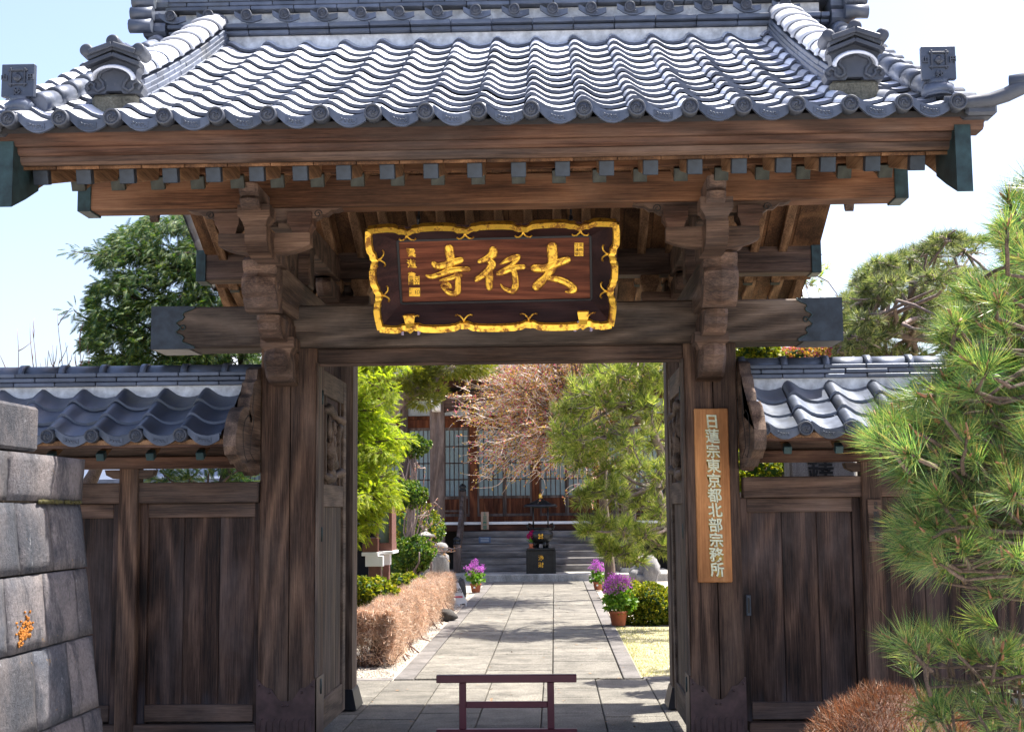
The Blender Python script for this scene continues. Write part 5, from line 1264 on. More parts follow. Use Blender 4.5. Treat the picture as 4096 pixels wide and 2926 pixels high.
for q in range(22): cl.append((np.array((1.2+2.6*rnd.rand(), 8.2+3*rnd.rand(), 4.1+1.6*rnd.rand())), .34, 46))
trunk = ([np.array((2.25, 9.2, -.05)), P(2670, 2100, 9.1), P(2620, 1950, 9.2), P(2660, 1850, 9.2), P(2600, 1700, 9.1), P(2580, 1600, 9), P(2540, 1450, 9)], .10, .04)
pine(T, cl, trunk, t_needles(20, 2, .030), .14, 'pineh', 72, barkm='barkp', ntw=14)

# pines behind the right wall
T = thing('spreading_pine', 'wide spreading pine with bare zigzag branches behind the sunlit tiled wall', 'tree', (5.6, 5.0, 0)); rnd = rs(81); cl = []
for q in range(90):
    u = 3400+700*rnd.rand(); top = np.interp(u, [3380, 3450, 3600, 3750, 3900, 4100], [1200, 1080, 1010, 950, 880, 900]); v = top+18+(1330-top)*rnd.rand()**1.3
    cl.append((P(u, v, 5+.9*rnd.randn()), (.20, .2, .075), 34))
for q in range(26): u = 3340+180*rnd.rand(); cl.append((P(u, np.interp(u, [3340, 3520], [1300, 1120])+(1430-np.interp(u, [3340, 3520], [1300, 1120]))*rnd.rand(), 5+.5*rnd.randn()), (.15, .2, .07), 26))
for q in range(16): cl.append((P(3150+560*rnd.rand(), 1400+30*rnd.rand(), 5.4+.3*rnd.randn()), (.2, .2, .08), 26))
trunk = ([np.array((6.0, 5.2, -.05)), np.array((5.9, 5.2, 1.6)), P(4000, 1340, 5), P(3800, 1360, 5), P(3650, 1345, 5), P(3520, 1330, 5), P(3420, 1290, 5)], .12, .02)
pine(T, cl, trunk, t_needles(20, 3, .028), .12, 'pinem', 82, ntw=7, barkm='barkp')
topiary('glossy green camellia over the sunlit wall ridge beside the gate', P(3010, 1405, 4.2), (.28, .3, .16), 620, None, 'azalea', 12, .08)
topiary('rusty leaved bush over the sunlit wall ridge', P(3210, 1425, 4.6), (.3, .3, .10), 420, None, 'bud', 13, .07)
topiary('bright yellow green bush seen under the small sunlit roof', P(3040, 1880, 3.2), (.36, .3, .2), 700, None, 'azalea', 14, .08)
topiary('fine leaved bush with yellow flowers seen under the small roof', P(3700, 1880, 3.2), (.5, .3, .2), 500, None, 'pine', 15, .07)
T = thing('stone_monument', 'grey stone monument with a carved character seen under the small roof', 'monument', (3.1, 2.2, 0)); a, b = P(3158, 1828, 2.2), P(3425, 1900, 2.2)
m = MB(); m.box(a[0], b[0], 2.2, 2.5, -.05, a[2]+.25, .02); m.build('slab', M['rock'], T)
m = MB(); write(m, '鐸', ((a[0]+b[0])/2-.02, 2.196, a[2]-.09), (1, 0, 0), (0, 0, 1), .23, .003, .002); m.build('carved_character', M['castiron'], T)

# foreground pine ------------------------------------------------
T = thing('foreground_pine', 'long needled pine reaching in front of the wall beside the gate', 'tree', (3.0, -3.4, 0)); rnd = rs(91); pos, dirs, twl, cand = [], [], [], []
trk = np.array([(3.1, -3.3, -.05), (3.0, -3.4, .8), (2.9, -3.5, 1.5), (2.8, -3.4, 2.2), (2.75, -3.4, 2.7)])
edge_v = [740, 850, 900, 960, 1050, 1150, 1300, 1400, 1500, 1580, 1660, 1740, 1820, 1900, 2000, 2080, 2150, 2230, 2300, 2350]
edge_u = [4080, 3960, 3930, 3960, 4010, 3840, 3700, 3760, 3740, 3600, 3480, 3400, 3500, 3560, 3660, 3560, 3540, 3570, 3640, 3800]
twigs = []
tips = [(u, v) for v, u in zip(np.linspace(760, 2340, 60), np.interp(np.linspace(760, 2340, 60), edge_v, edge_u))]
for u, v in tips:
    k = max(1, int((4130-u)/62))
    for j in range(k):
        uu = u+(4140-u)*((j+.35*rnd.rand())/k)**1.0+20*rnd.randn()*(j > 0); vv = v+26*rnd.randn()
        if 2280 < vv < 2560 and uu < 3900 : continue
        p = P(uu+62, vv, -3.4+.35*rnd.randn()); root = trk[np.argmin(np.abs(trk[:, 2]-p[2]+.15))]; dd = nrm(p-root); twigs.append((p, dd))
for q in range(38):
    uu, vv = 3600+520*rnd.rand(), 2570+420*rnd.rand(); vv = max(vv, 2520+abs(uu-3640)*.15)
    if uu < 3680 and vv > 2700: uu += 120
    p = P(uu, vv, -3.0+.3*rnd.randn()); twigs.append((p, nrm(p-np.array((2.6, -3.2, .15)))))
for uu, vv in ((3520, 2560), (3590, 2590), (3660, 2540), (3740, 2560), (3830, 2620), (3900, 2480)): p = P(uu+40, vv+10, -3.0); twigs.append((p, nrm(p-np.array((2.6, -3.2, .1)))))
PNT = [t_needles(56, 4+i, .0095, .10, 1.0, .14) for i in range(5)]; Vs = []; Ls = []; candles = MB()
for i, (p, dd) in enumerate(twigs):
    d = nrm(dd*.75+np.array([0, -.25, .28])+.35*rnd.randn(3)); L = .128*(.85+.4*rnd.rand()); b = p-d*.18
    cs = np.array([p, p-d*.05]); fr_ = frames(np.array([d, d]), 3, rnd); Vs.append(place(PNT[i % 5], cs, fr_, np.array([L, L*1.05])))
    Ls.append((limb(b, p, .05, 4, rnd), .008, .006))
    if i % 2 == 0 or rnd.rand() < .3: Ls.append((limb(trk[np.argmin(np.abs(trk[:, 2]-p[2]+.1))], b, .08, 8, rnd, -.03), .016, .006))
    for k in range(rnd.randint(1, 3)): candles.tube([p+.012*rnd.randn(3), p+d*.035+(0, 0, .02)+.01*rnd.randn(3)], [.0065, .003], 6)
woods('trunk', M['bark'], T, [(trk, .10, .05)]+Ls, seg=6); raw_mesh('needles', np.concatenate(Vs), 3, [M['pinef']], T); candles.build('candle_shoot', plain('pine_candle', (.33, .15, .08), .7, 0, .2), T)  # the brown stubs at the twig tips are pine candles, not needles

# dead looking round azalea in front of the wall, rock beside it
def brush_bush(T, c, r, n, mat, L, w, seed, top=.0):
    rnd = rs(seed); d = rnd.randn(n, 3); d[:, 2] = np.abs(d[:, 2])*1.1-.25; d /= np.linalg.norm(d, axis=1)[:, None]; k = .78+.22*rnd.rand(n)
    p = np.asarray(c)+d*np.asarray(r)*k[:, None]; a = d+.55*rnd.randn(n, 3); a[:, 2] += .35; a /= np.linalg.norm(a, axis=1)[:, None]; s = np.cross(a, rnd.randn(n, 3)); s /= np.linalg.norm(s, axis=1)[:, None]
    ln = L*(.35+1.1*rnd.rand(n))[:, None]; w = w*(.5+1.3*rnd.rand(n)**2)[:, None]; k2 = 1+.025*np.sin(9*d[:, 0]+3*d[:, 2])*np.sin(8*d[:, 2]+5*d[:, 1]); p = p*k2[:, None]+np.asarray(c)*(1-k2[:, None]); V = np.stack([p-s*w-a*ln*.5, p+s*w-a*ln*.5, p+a*ln*.5], 1); return raw_mesh('foliage', V, 3, [M[mat]], T)
c = P(3560, 2960, -1.3); T = thing('round_azalea', 'round clipped bush of rusty brown twigs at the foot of the wall', 'bush', (c[0], -1.3, 0)); c = np.array((c[0], -1.3, .12))
brush_bush(T, c, (.53, .5, .50), 26000, 'dead', .06, .0021, 5); m = MB(); m.blob(c, (.44, .42, .41), 3, 18, .05); m.build('inner_twigs', M['twigd'], T).name = 'inner_branch'
T = thing('dark_rock', 'rough dark boulder at the foot of the wall under the pine', 'rock', (3.0, -1.6, 0)); m = MB(); m.blob((3.12, -1.5, .22), (.3, .3, .42), 4, 22, .22); m.build('boulder', M['rock'], T)

# tan clipped hedge along the path
T = thing('tan_hedge', 'long clipped hedge of tan leafless twigs beside the stone path', 'hedge', (-1.6, 9, 0)); rnd = rs(101)
def hedge_pts(n, x0, x1, y0, y1, z1):
    ar = np.array([(y1-y0)*z1, (x1-x0)*(y1-y0)*1.2, (x1-x0)*z1]); f = rnd.choice(3, n, p=ar/ar.sum()); p = np.stack([x0+(x1-x0)*rnd.rand(n), y0+(y1-y0)*rnd.rand(n)**1.25, z1*(.04+.96*rnd.rand(n)**.55)], 1); dp = np.abs(rnd.randn(n))*.045; nn = np.zeros((n, 3))
    side = f == 0; p[side, 0] = x1-dp[side]; nn[side, 0] = 1; tp = f == 1; p[tp, 2] = z1-dp[tp]; nn[tp, 2] = 1; fr_ = f == 2; p[fr_, 1] = y0+dp[fr_]; nn[fr_, 1] = -1
    p[:, 0] += .03*np.sin(p[:, 1]*2.6)*side; p[:, 2] += .025*np.sin(p[:, 1]*3.1)*tp; return p, nn
pa, na = hedge_pts(46000, -1.72, -1.31, 5.0, 13.6, .575); pb, nb = hedge_pts(17000, -2.9, -1.35, 4.92, 5.5, .57)
p = np.concatenate([pa, pb]); nn = np.concatenate([na, nb]); n = len(p); p += .035*np.sin(p*23+np.roll(p, 1, 1)*17)*rnd.rand(n, 1); a = nn*.8+.8*rnd.randn(n, 3); a[:, 2] += .45; a /= np.linalg.norm(a, axis=1)[:, None]; s = np.cross(a, rnd.randn(n, 3)); s /= np.linalg.norm(s, axis=1)[:, None]
ln = .05*(.35+1.3*rnd.rand(n))[:, None]; w = .0015+.003*rnd.rand(n, 1); raw_mesh('foliage', np.stack([p-s*w-a*ln, p+s*w-a*ln, p+a*ln], 1), 3, [M['hedge']], T)
st = []
for k in range(420):
    if rnd.rand() < .6: y = 5.0+8.4*rnd.rand(); b = np.array((-1.5+.12*rnd.randn(), y, -.02)); e = np.array((-1.33-.3*rnd.rand(), y+.15*rnd.randn(), .1+.42*rnd.rand()))
    else: x = -2.8+1.4*rnd.rand(); b = np.array((x, 5.15+.1*rnd.randn(), -.02)); e = np.array((x+.15*rnd.randn(), 4.97+.2*rnd.rand(), .1+.42*rnd.rand()))
    st.append((limb(b, e, .1, 5, rnd), .008, .004))
woods('branch', M['twigd'], T, st, seg=4)
m = MB(); m.box(-1.62, -1.44, 5.2, 13.4, .26, .47, .05); m.box(-2.85, -1.5, 5.12, 5.38, .28, .46, .05); m.build('inner_branch', M['twigd'], T)

# grass tufts on the lawn and pebbles: uncountable
rnd = rs(111); n = 26000; p = np.stack([1.2+5*rnd.rand(n)**1.3, 4.08+5.4*rnd.rand(n), np.full(n, -.008)], 1); a = .5*rnd.randn(n, 3); a[:, 2] = 1; s = rnd.randn(n, 3); s[:, 2] = 0; s /= np.linalg.norm(s, axis=1)[:, None]
g_ = raw_mesh('grass', np.stack([p-s*.003, p+s*.003, p+a*(.012+.02*rnd.rand(n))[:, None]], 1), 3, [leaf_mat('dry_grass', [(.34, .31, .15), (.46, .40, .23), (.38, .35, .16), (.2, .26, .07)], .3)], None); tag(g_, kind='stuff')
n = 9000; p = np.stack([-3.2+1.98*rnd.rand(n), 3.98+13*rnd.rand(n)**1.4, np.full(n, -.004)], 1); oc = np.array([(1, 0, 0), (0, 1, 0), (-1, 0, 0), (0, -1, 0), (0, 0, 1)]); F4 = [(0, 1, 4), (1, 2, 4), (2, 3, 4), (3, 0, 4)]; tm = np.array([[oc[i] for i in f] for f in F4], float)
fr_ = frames(rnd.randn(n, 3)*np.array((1, 1, .2)), .2, rnd); g_ = raw_mesh('gravel', place(tm, p, fr_, .006+.008*rnd.rand(n)), 3, [M['gravel']], None); tag(g_, kind='stuff')

rnd = rs(131); n = 170; p = np.stack([-1.3+2.6*rnd.rand(n), .4+20*rnd.rand(n)**1.3, np.full(n, .008)], 1); d = rnd.randn(n, 3)*np.array((1, 1, .15))
g_ = raw_mesh('leaf_litter', place(np.array([[(0, -.5, .0), (1, -.2, .1), (1, .3, .0), (0, .4, .12)]]), p, frames(d, .1, rnd), .014+.02*rnd.rand(n)), 4, [plain('dry_leaf', (.20, .12, .06), .8, 0, .4)], None); tag(g_, kind='stuff')
# ------------------------------------------------------------------ small things in the garden
def pot(label, base, rp, spread, top, n, fm='purple', seed=1, group='potted purple flowers', lab=True):
    T = thing('flower_pot', label, 'potted plant', tuple(base), group); b = np.asarray(base); rnd = rs(seed)
    m = MB(); m.lathe([(rp*.66, 0), (rp*.70, .01), (rp*.92, rp*1.25), (rp*1.0, rp*1.26), (rp*1.0, rp*1.5), (rp*.9, rp*1.5), (rp*.86, rp*1.3)], b, 24); m.build('pot', M['terra'], T)
    m = MB(); m.lathe([(rp*.88, rp*1.3), (.001, rp*1.34)], b, 16); m.build('potting_soil', M['soil'], T)
    if lab:
        m = MB(); m.box(b[0]-.35*rp, b[0]-.02*rp, b[1]-rp*.93, b[1]-rp*.88, rp*.75+b[2], rp*1.05+b[2], .001); m.build('price_label', M['white'], T)
    cl = [(b+(0, 0, rp*1.5+top*.22), (spread*.9, spread*.9, top*.26), n//2)]; pos, d = clump_pts(cl, rnd, .2); d[:, 2] += .2; raw_mesh('foliage', place(t_leaves(5, 3, 1.0, .32), pos, frames(d, 1, rnd), spread*.34*(.7+.5*rnd.rand(len(pos)))), 4, [M['green']], T)
    st = []; fp = []
    for k in range(26):
        a = rnd.rand()*6.28; rr = spread*.75*rnd.rand()**.6; e = b+np.array((rr*math.cos(a), rr*math.sin(a), rp*1.5+top*(.55+.45*rnd.rand())*(1-.35*rr/spread))); st.append((limb(b+(0, 0, rp*1.4), e, .06, 5, rnd), .003, .002)); fp.append(e)
    woods('stem', M['green'], T, st, seg=4)
    P_, D_ = [], []
    for e in fp:
        q = e+rnd.randn(26, 3)*spread*np.array((.13, .13, .10)); P_.append(q); D_.append(q-e+.01)
    P_ = np.concatenate(P_); D_ = np.concatenate(D_); raw_mesh('flower', place(t_leaves(5, 9, .8, .42), P_, frames(D_, 2, rnd), spread*.075*(.7+.6*rnd.rand(len(P_)))), 4, [M[fm]], T); return T
g = G(1903, 2368); pot('terracotta pot of purple primulas at the end of the tan hedge', g, .115, .22, .50, 120, seed=2)
g = G(2393, 2358); pot('terracotta pot of purple primulas farthest away, before the garden pine', g, .11, .21, .46, 120, seed=3)
g = G(2474, 2500); pot('terracotta pot of violet primulas nearest to the gate at the lawn corner', g, .135, .24, .58, 200, seed=4, lab=False)
def rock(label, c, r, seed, name='garden_rock', mat='rock', amp=.2):
    T = thing(name, label, 'rock', (c[0], c[1], 0)); m = MB(); m.blob(c, r, seed, 24, amp); m.build('stone', M[mat], T)
g = G(1790, 2480); rock('small dark rock lying on the gravel beside the path', (g[0], g[1], .07), (.14, .12, .10), 4, mat='darkrock')
p = P(2580, 2292, 17.6); rock('pale pointed boulder under the garden pine', (p[0], p[1], .24), (.24, .25, .34), 9, amp=.42)
p = P(1845, 2320, 14.3); rock('dark upright rock at the far end of the tan hedge', (p[0], 14.3, .2), (.07, .12, .26), 6, mat='darkrock')
g = G(1838, 2425); T = thing('notice_sign', 'white folding notice sign with a red arrow beside the hedge', 'sign', tuple(g)); b = np.array(g)
a1, a2, a3, a4 = [P(*q, g[1]) for q in ((1808, 2340), (1832, 2328), (1868, 2410), (1828, 2416))]
nx = np.array((0, -.02, 0)); m = MB(); V = [a4, a3, a2, a1]; m.add([v for v in V]+[v+(0, .03, 0) for v in V], [(0, 1, 2, 3), (7, 6, 5, 4), (0, 4, 5, 1), (1, 5, 6, 2), (2, 6, 7, 3), (3, 7, 4, 0)]); m.build('board', M['white'], T)
m = MB()
for q in ((1836, 2414), (1864, 2410)): e = P(*q, g[1]); m.tube([e+(0, .015, .02), (e[0], e[1]-.01, 0)], .008, 6)
m.build('leg', M['white'], T); cc = (a1+a2+a3+a4)/4
m = MB(); red = plain('red_print', (.6, .10, .14), .6); m.box(cc[0]-.08, cc[0]+.07, g[1]-.006, g[1]+.001, cc[2]-.065, cc[2]-.035, .001); m.prism([(cc[0]-.08, cc[2]-.085), (cc[0]-.08, cc[2]-.015), (cc[0]-.115, cc[2]-.05)], 'xz', g[1]-.006, g[1]+.001); m.build('arrow', red, T)
m = MB(); write(m, '受付', (cc[0]-.01, g[1]-.003, cc[2]+.06), (1, 0, 0), (0, 0, 1), .085, .001, .002); m.build('writing', M['castiron'], T)
# display board with a cream cap
T = thing('display_case', 'brown posted display case with glass and white caps beside the golden cypress', 'display case', (-1.85, 8.1, 0)); Y = 8.1
def pb(m, u0, v0, u1, v1, y0, y1, ch=.004): a, b = P(u0, v0, y0), P(u1, v1, y0); m.box(a[0], b[0], y0, y1, b[2], a[2], ch)
for u0, u1, y in ((1474, 1524, Y), (1530, 1556, Y+.55)):
    a, b = P(u0, 2230, y), P(u1, 2230, y); m = MB(); m.box(a[0], b[0], y, y+.12, -.05, a[2], .006); m.build('post', M['brown'], T)
m = MB(); pb(m, 1446, 2208, 1512, 2222, Y-.03, Y+.2); pb(m, 1512, 2203, 1572, 2214, Y+.05, Y+.65); pb(m, 1461, 2222, 1532, 2264, Y-.02, Y+.12); pb(m, 1535, 2214, 1560, 2258, Y+.3, Y+.45); m.build('white_cap', M['white'], T)
m = MB(); pb(m, 1450, 2150, 1512, 2207, Y-.02, Y+.2); pb(m, 1512, 2170, 1568, 2202, Y+.1, Y+.6); pb(m, 1556, 2000, 1568, 2170, Y+.1, Y+.55); pb(m, 1500, 2000, 1512, 2150, Y, Y+.1); pb(m, 1500, 1985, 1572, 2000, Y, Y+.6); m.build('case', M['brown'], T)
m = MB(); pb(m, 1513, 2001, 1555, 2169, Y+.2, Y+.22, .001); m.build('pane', M['shoji'], T)
# stone post with a jewel top, little bronze lantern
p = P(1763, 2200, 17.2); T = thing('stone_post', 'weathered grey stone post with an onion shaped top beside the wooden steps', 'post', (p[0], p[1], 0)); zt = P(1763, 2168, 17.2)[2]; r = .165
m = MB(); m.lathe([(r*1.02, -.05), (r*1.0, zt-.30), (r*.95, zt-.25), (r*.78, zt-.235), (r*.66, zt-.22), (r*.6, zt-.20), (r*.7, zt-.18), (r*.88, zt-.13), (r*.86, zt-.07), (r*.6, zt-.02), (r*.2, zt), (.001, zt+.003)], (p[0], p[1], 0), 26); m.build('shaft', M['rock'], T)
p = P(1702, 2150, 15.5); T = thing('garden_lantern', 'small grey lantern with an upturned roof among the clipped shrubs', 'lantern', (p[0], p[1], 0)); x, y = p[0], p[1]; z0 = P(1702, 2170, 15.5)[2]; z1 = P(1702, 2105, 15.5)[2]
m = MB(); m.lathe([(.05, -.05), (.045, z0-.04), (.10, z0-.03), (.10, z0)], (x, y, 0), 12); m.build('shaft', M['granite'], T); m = MB(); m.lathe([(.075, z0), (.07, z0+.13)], (x, y, 0), 6, smooth=False); m.build('lamp_box', M['castiron'], T)
m = MB(); m.lathe([(.17, z0+.12), (.175, z0+.145), (.11, z0+.165), (.05, z0+.2), (.02, z0+.215), (.03, z0+.235), (.025, z0+.25), (.001, z0+.265)], (x, y, 0), 6, smooth=False); m.build('roof', M['granite'], T)

# ------------------------------------------------------------------ the hall
HX = -.13
H = thing('temple_hall', 'dark red timber worship hall with latticed glass doors and wide wooden steps', 'hall', (HX, 24, 0))
m = MB(); m.box(HX-3.2, HX+3.2, 21.45, 24.2, -.1, .165, .02); m.build('stone_platform', M['granite'], H)
for i in range(6):
    y0 = 22.65+i*.30; m = MB(); m.box(HX-1.78, HX+2.0, y0, 24.8, .165+.155*i+.002, .165+.155*(i+1), .01); m.build('step', M['stepw'], H)
m = MB(); m.box(HX-8, HX+8, 24.44, 26.2, 1.10, 1.25, .01); m.build('veranda', M['hwood'], H)
m = MB(); m.box(HX-8, HX+8, 24.40, 24.46, 1.262, 1.33, .006); m.build('veranda_edge', M['white'], H)
m = MB(); m.box(HX-8, HX+8, 26.2, 30, -.05, 1.25, .01); m.build('floor_base', M['slat'], H)
for x in (HX-2.23, HX+2.23):
    m = MB(); m.box(x-.165, x+.165, 21.95, 22.28, .25, 4.35, .02); c_ = m.build('porch_column', M['hwoodz'], H)
    m = MB(); m.box(x-.22, x+.22, 21.9, 22.33, .165, .27, .02); m.build('column_base', M['granite'], c_)
    m = MB(); m.lathe([(.17, 4.35), (.19, 4.36), (.19, 4.40), (.14, 4.41)], (x, 22.12, 0), 4, smooth=False); masu(m, x, 22.12, 4.4, 4.62, .26, .26); m.build('column_block', M['hwood'], c_)
    m = MB(); keel(m, x, .10, [(21.95, 4.30), (21.62, 4.30), (21.60, 4.24), (21.64, 4.2), (21.60, 4.16), (21.60, 4.10), (21.66, 4.06), (21.66, 4.0), (21.72, 3.94), (21.95, 3.92)], 21.97, .02); m.build('column_nose', M['white'], c_)
bm = [(HX-2.07+4.14*q/16, 3.92-.0+.16*math.sin(math.pi*q/16)) for q in range(17)]; m = MB(); m.prism(bm+[(a, b+.36-.05*math.sin(math.pi*q/16)) for q, (a, b) in reversed(list(enumerate(bm)))], 'xz', 21.98, 22.24); m.build('porch_beam', M['warm'], H)
for s in (-1, 1):
    m = MB(); m.tube([(HX+s*(1.75-.2*t+.12*math.sin(t*6)), 21.965, 4.1+.10*math.sin(t*9)*math.exp(-t)) for t in np.linspace(0, 2.2, 24)], .014, 5); m.build('beam_carving', M['slat'], H)
    x = HX+s*1.80 if s < 0 else HX+2.03
    for y, zt, zb in ((22.45, 1.02, .165), (24.5, 2.30, 1.25)):
        m = MB(); m.box(x-.085, x+.085, y-.085, y+.085, zb, zt-.2, .01); q = m.build('newel_post', M['hwoodz'], H)
        m = MB(); m.lathe([(.085, zt-.2), (.088, zt-.15), (.06, zt-.14), (.09, zt-.11), (.085, zt-.06), (.03, zt-.02), (.001, zt)], (x, y, 0), 16); m.build('finial', M['castiron'], q)
    m = MB(); m.beam((x, 22.5, .80), (x, 24.45, 1.95), .07, .10); m.beam((x, 22.5, .50), (x, 24.45, 1.6), .06, .07); m.beam((x, 22.5, .25), (x, 24.45, 1.3), .07, .16)
    m.build('stair_rail', M['hwoodz'], H)
    m = MB(); xa, xb = sorted((x, HX+s*8)); m.box(xa, xb, 24.5, 24.56, 1.90, 1.97, .01); m.box(xa, xb, 24.5, 24.56, 1.58, 1.63, .01); m.build('veranda_rail', M['hwoodz'], H)
# front wall: posts, lattice doors, boards
bays = [-7.8, -5.6, -3.45, -1.62, .02, 1.66, 3.5, 5.6, 7.8]
for a in bays: m = MB(); m.box(HX+a-.10, HX+a+.10, 25.95, 26.15, 1.25, 4.6, .01); m.build('wall_post', M['hwoodz' if abs(a) > 3 else 'hred'], H)
m = MB(); m.box(HX-8, HX+8, 26.0, 26.12, 3.80, 4.02, .01); m.box(HX-8, HX+8, 26.02, 26.1, 4.02, 4.12, .006); m.build('lintel_board', M['hred'], H)
m = MB(); m.box(HX-8, HX+8, 26.04, 26.1, 4.12, 4.52, .004); m.build('wall_board', M['hplast'], H)
m = MB(); m.box(HX-8, HX+8, 25.98, 26.14, 4.52, 4.75, .01); m.build('upper_beam', M['hwood'], H)
m = MB(); m.box(HX-8, HX+8, 25.96, 26.14, 1.25, 1.46, .01); m.build('sill_beam', M['hred'], H)
for a, b in zip(bays[:-1], bays[1:]):
    xa, xb = HX+a+.10, HX+b-.10; h = 2 if b-a < 3 else 2
    for k in range(2):
        u0 = xa+(xb-xa)*k/2; u1 = xa+(xb-xa)*(k+1)/2
        m = MB(); m.box(u0, u0+.05, 26.0, 26.05, 1.46, 3.80, .004); m.box(u1-.05, u1, 26.0, 26.05, 1.46, 3.80, .004)
        m.box(u0+.05, u1-.05, 26.0, 26.05, 1.46, 1.53, .004); m.box(u0+.05, u1-.05, 26.0, 26.05, 1.93, 2.0, .004); m.box(u0+.05, u1-.05, 26.0, 26.05, 3.73, 3.80, .004)
        d_ = m.build('lattice_door', M['hwoodz'], H)
        m = MB(); m.box(u0+.05, u1-.05, 26.03, 26.045, 2.0, 3.73, .001); m.build('pane', M['shoji'], d_)
        m = MB(); n = max(4, int((u1-u0-.1)/.105)); [m.box(u0+.05+(u1-u0-.1)*q/n-.008, u0+.05+(u1-u0-.1)*q/n+.008, 26.008, 26.03, 2.0, 3.73, .002) for q in range(1, n)]
        for z in (2.43, 2.86, 3.30): m.box(u0+.05, u1-.05, 26.004, 26.032, z-.012, z+.012, .002)
        m.build('lattice', M['hwood'], d_)
        m = MB(); n = 5; [m.box(u0+.05+(u1-u0-.1)*q/n, u0+.05+(u1-u0-.1)*(q+1)/n-.004, 26.02, 26.04, 1.53, 1.93, .003) for q in range(n)]; m.build('board_panel', M['hred'], d_)
m = MB(); m.box(HX-8, HX+8, 26.2, 30, 1.25, 5.2, .02); m.build('inner_wall', M['slat'], H)
m = MB(); m.box(HX-2.6, HX+2.6, 22.0, 22.25, 4.62, 4.80, .01); m.build('porch_purlin', M['hwood'], H)
m = MB()
for q in range(26): m.beam((HX-2.9+q*.232, 21.35, 4.76), (HX-2.9+q*.232, 26, 5.9), .08, .09)
m.build('porch_rafter', M['hwood'], H); 
m = MB(); m.prism([(21.2, 4.86), (26.5, 6.15), (26.5, 6.35), (21.2, 5.02)], 'yz', HX-3.1, HX+3.1); m.build('porch_roof', M['rtile'], H)
m = MB(); m.box(HX-3.15, HX+3.15, 21.12, 21.22, 4.84, 4.97, .01); m.build('porch_fascia', M['hplast'], H)
m = MB(); V = [(24.2, 5.15), (26.5, 5.75), (28.5, 6.7), (30.5, 8.2), (32.5, 6.7), (35, 5.6), (36.5, 5.15), (36.5, 5.0), (24.2, 5.0)]; m.prism(V, 'yz', HX-8.6, HX+8.6)
x = HX-8.5
while x < HX+8.6: m.tube([(x, a, b+.02) for a, b in V[:4]], .07, 6); x += .34
m.build('main_roof', M['tile'], H); m = MB(); m.box(HX-7, HX+7, 30.1, 30.9, 8.0, 8.7, .02); m.build('roof_ridge', M['rtile'], H)
m = MB(); m.box(HX-8.3, HX+8.3, 24.6, 26, 4.86, 5.0, .01); m.build('eave_soffit', M['hwood'], H)
# signs on the steps
p = P(1940, 2082, 24.3); T = thing('warning_sign', 'narrow pale board with four green characters standing on the top step', 'sign', tuple(p)); x0, x1 = P(1924, 2082, 24.3)[0], P(1955, 2082, 24.3)[0]; z0, z1 = P(1940, 2117, 24.3)[2], P(1940, 2046, 24.3)[2]
m = MB(); m.box(x0, x1, 24.30, 24.33, z0, z1, .004); m.build('board', plain('pale_wood', (.40, .27, .19), .7), T); m = MB()
for i, t in enumerate('土足厳禁'): write(m, t, ((x0+x1)/2, 24.298, z1-(i+.5)*(z1-z0)/4), (1, 0, 0), (0, 0, 1), .108, .002, .003)
m.build('writing', plain('green_paint', (.02, .16, .10), .6), T)
T = thing('small_notice', 'small blue notice plate leaning on the wooden steps', 'sign', tuple(P(1939, 2158, 23.7))); m = MB(); pb(m, 1915, 2146, 1963, 2170, 23.50, 23.52); m.build('plate', plain('slate_blue', (.05, .09, .17), .5), T)
m = MB(); [pb(m, 1922, v, 1956, v+2, 23.494, 23.50, .0005) for v in (2151, 2157, 2163)]; m.build('printed_line', M['hplast'], T)
# incense burner on its pedestal
Yb = 21.9; bx = P(2165, 2290, Yb)[0]
T = thing('incense_burner', 'black bronze incense burner with a roof standing on a dark box before the steps', 'incense burner', (bx, Yb, .165)); Z = lambda v: P(2165, v, Yb)[2]; s_ = .00585
m = MB(); z0, z1 = .165, Z(2190); w = .31; m.box(bx-w, bx+w, Yb-w*.8, Yb+w*.8, z0, z1-.05, .01); m.box(bx-w-.02, bx+w+.02, Yb-w*.8-.02, Yb+w*.8+.02, z1-.05, z1, .008)
for sx in (-1, 1): m.box(bx+sx*w-.03, bx+sx*w+.03, Yb-w*.8-.015, Yb-w*.8+.03, z0, z1-.05, .004)
pd = m.build('pedestal', M['castiron'], T); m = MB(); write(m, '浄', (bx, Yb-w*.8-.002, z0+.36), (1, 0, 0), (0, 0, 1), .13, .001, .004); write(m, '財', (bx, Yb-w*.8-.002, z0+.20), (1, 0, 0), (0, 0, 1), .13, .001, .004); m.build('gilt_writing', M['gold'], pd)
m = MB(); zb = z1; m.lathe([(.10, zb+.10), (.20, zb+.13), (.27, zb+.21), (.29, zb+.30), (.285, zb+.35), (.25, zb+.385), (.24, zb+.41), (.27, zb+.44), (.285, zb+.45), (.27, zb+.46), (.22, zb+.44), (.2, zb+.38)], (bx, Yb, 0), 30)
for a in (.6, 1.57+.5, 3.6, 5.2): m.tube([(bx+.15*math.cos(a), Yb+.15*math.sin(a), zb+.14), (bx+.18*math.cos(a), Yb+.18*math.sin(a), zb+.07), (bx+.16*math.cos(a), Yb+.16*math.sin(a), zb)], [.06, .045, .03], 8)
for sx in (-1, 1): m.tube([(bx+sx*.26, Yb, zb+.42), (bx+sx*.31, Yb, zb+.50), (bx+sx*.27, Yb, zb+.56), (bx+sx*.22, Yb, zb+.54)], [.03, .025, .02, .015], 8)
m.build('bowl', M['castiron'], T)
m = MB(); cz = zb+.27; f = Yb-.297
for d in (-.035, .035): m.box(bx+d-.007, bx+d+.007, f, f+.02, cz-.06, cz+.06, .001); m.box(bx-.06, bx+.06, f-.001, f+.02, cz+d-.007, cz+d+.007, .001)
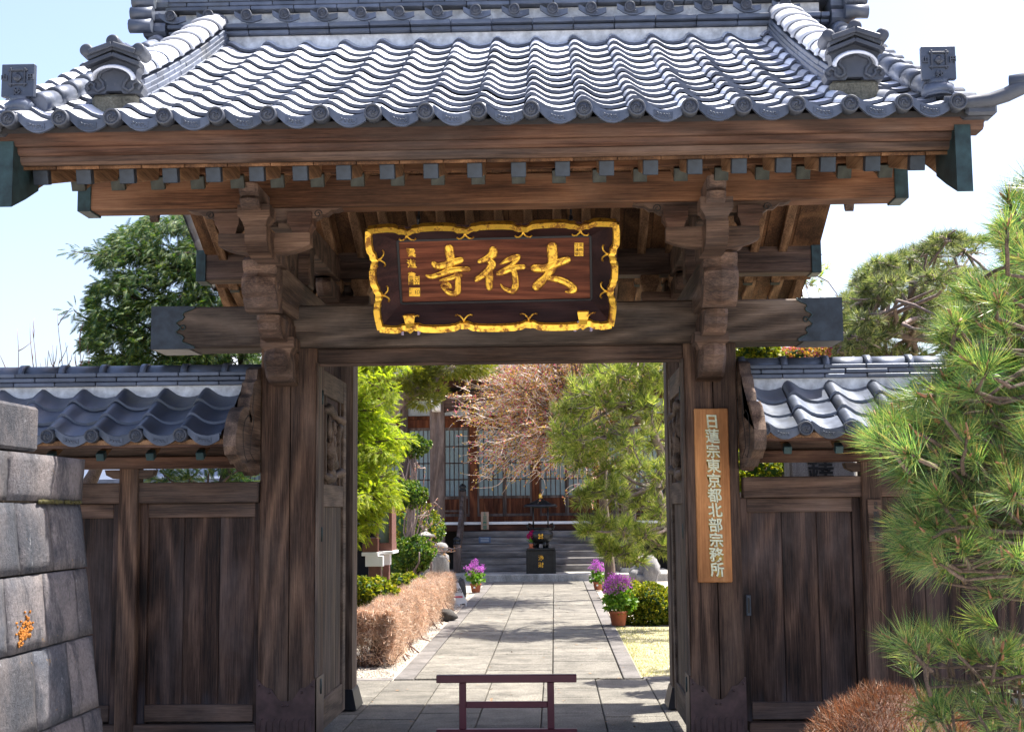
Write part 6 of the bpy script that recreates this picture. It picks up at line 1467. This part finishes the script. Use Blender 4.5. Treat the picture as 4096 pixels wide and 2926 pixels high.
for a in (-.8, 0, .8): m.tube([(bx, f, cz-.02), (bx+.018*math.sin(a), f-.004, cz+.02*math.cos(a))], [.006, .008], 6)
m.build('gilt_emblem', M['gold'], T)
zr = Z(2027)
for a, b in ((-.17, -.12), (.17, -.12), (-.17, .12), (.17, .12)): m = MB(); m.tube([(bx+a, Yb+b, zb+.42), (bx+a, Yb+b, zr+.02)], .017, 8); m.build('roof_post', M['castiron'], T)
m = MB(); rings = []
for k, h, up_ in ((.385, 0, .03), (.39, .02, .035), (.27, .075, .01), (.17, .13, 0), (.085, .17, 0), (.065, .175, 0), (.06, .205, 0)):
    ring = []
    for q in range(24):
        t = q/24*2*math.pi; c_, s2 = math.cos(t), math.sin(t); e = 1/max(abs(c_), abs(s2)); e = 1+(e-1)*.8; cr = (e-1)/.35; ring.append((bx+k*c_*e, Yb+k*s2*e*.85, zr+h+up_*cr))
    rings.append(ring)
m.loft(rings, True); m.box(bx-.2, bx+.2, Yb-.15, Yb+.15, zr-.02, zr+.02, .004); m.build('roof', M['castiron'], T)
m = MB(); m.lathe([(.045, zr+.205), (.05, zr+.225), (.03, zr+.235), (.045, zr+.26), (.04, zr+.29), (.012, zr+.32), (.001, zr+.34)], (bx, Yb, 0), 16); m.build('gilt_finial', M['gold'], T)
b = np.array((bx-.225, Yb-.17, z1)); T = thing('hyacinth_pot', 'small pot with a magenta hyacinth on the incense burner pedestal', 'potted plant', tuple(b))
m = MB(); m.lathe([(.07, .0), (.075, .012), (.03, .014), (.04, .02), (.052, .09), (.052, .1), (.04, .1)], b, 16); m.build('pot', M['terra'], T); rnd = rs(7)
d = np.array([(rnd.randn()*.3, rnd.randn()*.3, 1) for q in range(12)]); raw_mesh('foliage', place(t_leaves(1, 3, 1, .12), np.tile(b+(0, 0, .09), (12, 1)), frames(d, 2, rnd), np.full(12, .18)), 4, [M['green']], T)
pos, d = clump_pts([(b+(.02, 0, .31), (.06, .05, .09), 160), (b+(-.06, 0, .27), (.03, .03, .05), 50)], rnd, .5); raw_mesh('flower', place(t_leaves(4, 5, 1, .4), pos, frames(d, 2, rnd), np.full(len(pos), .022)), 4, [M['magenta']], T)
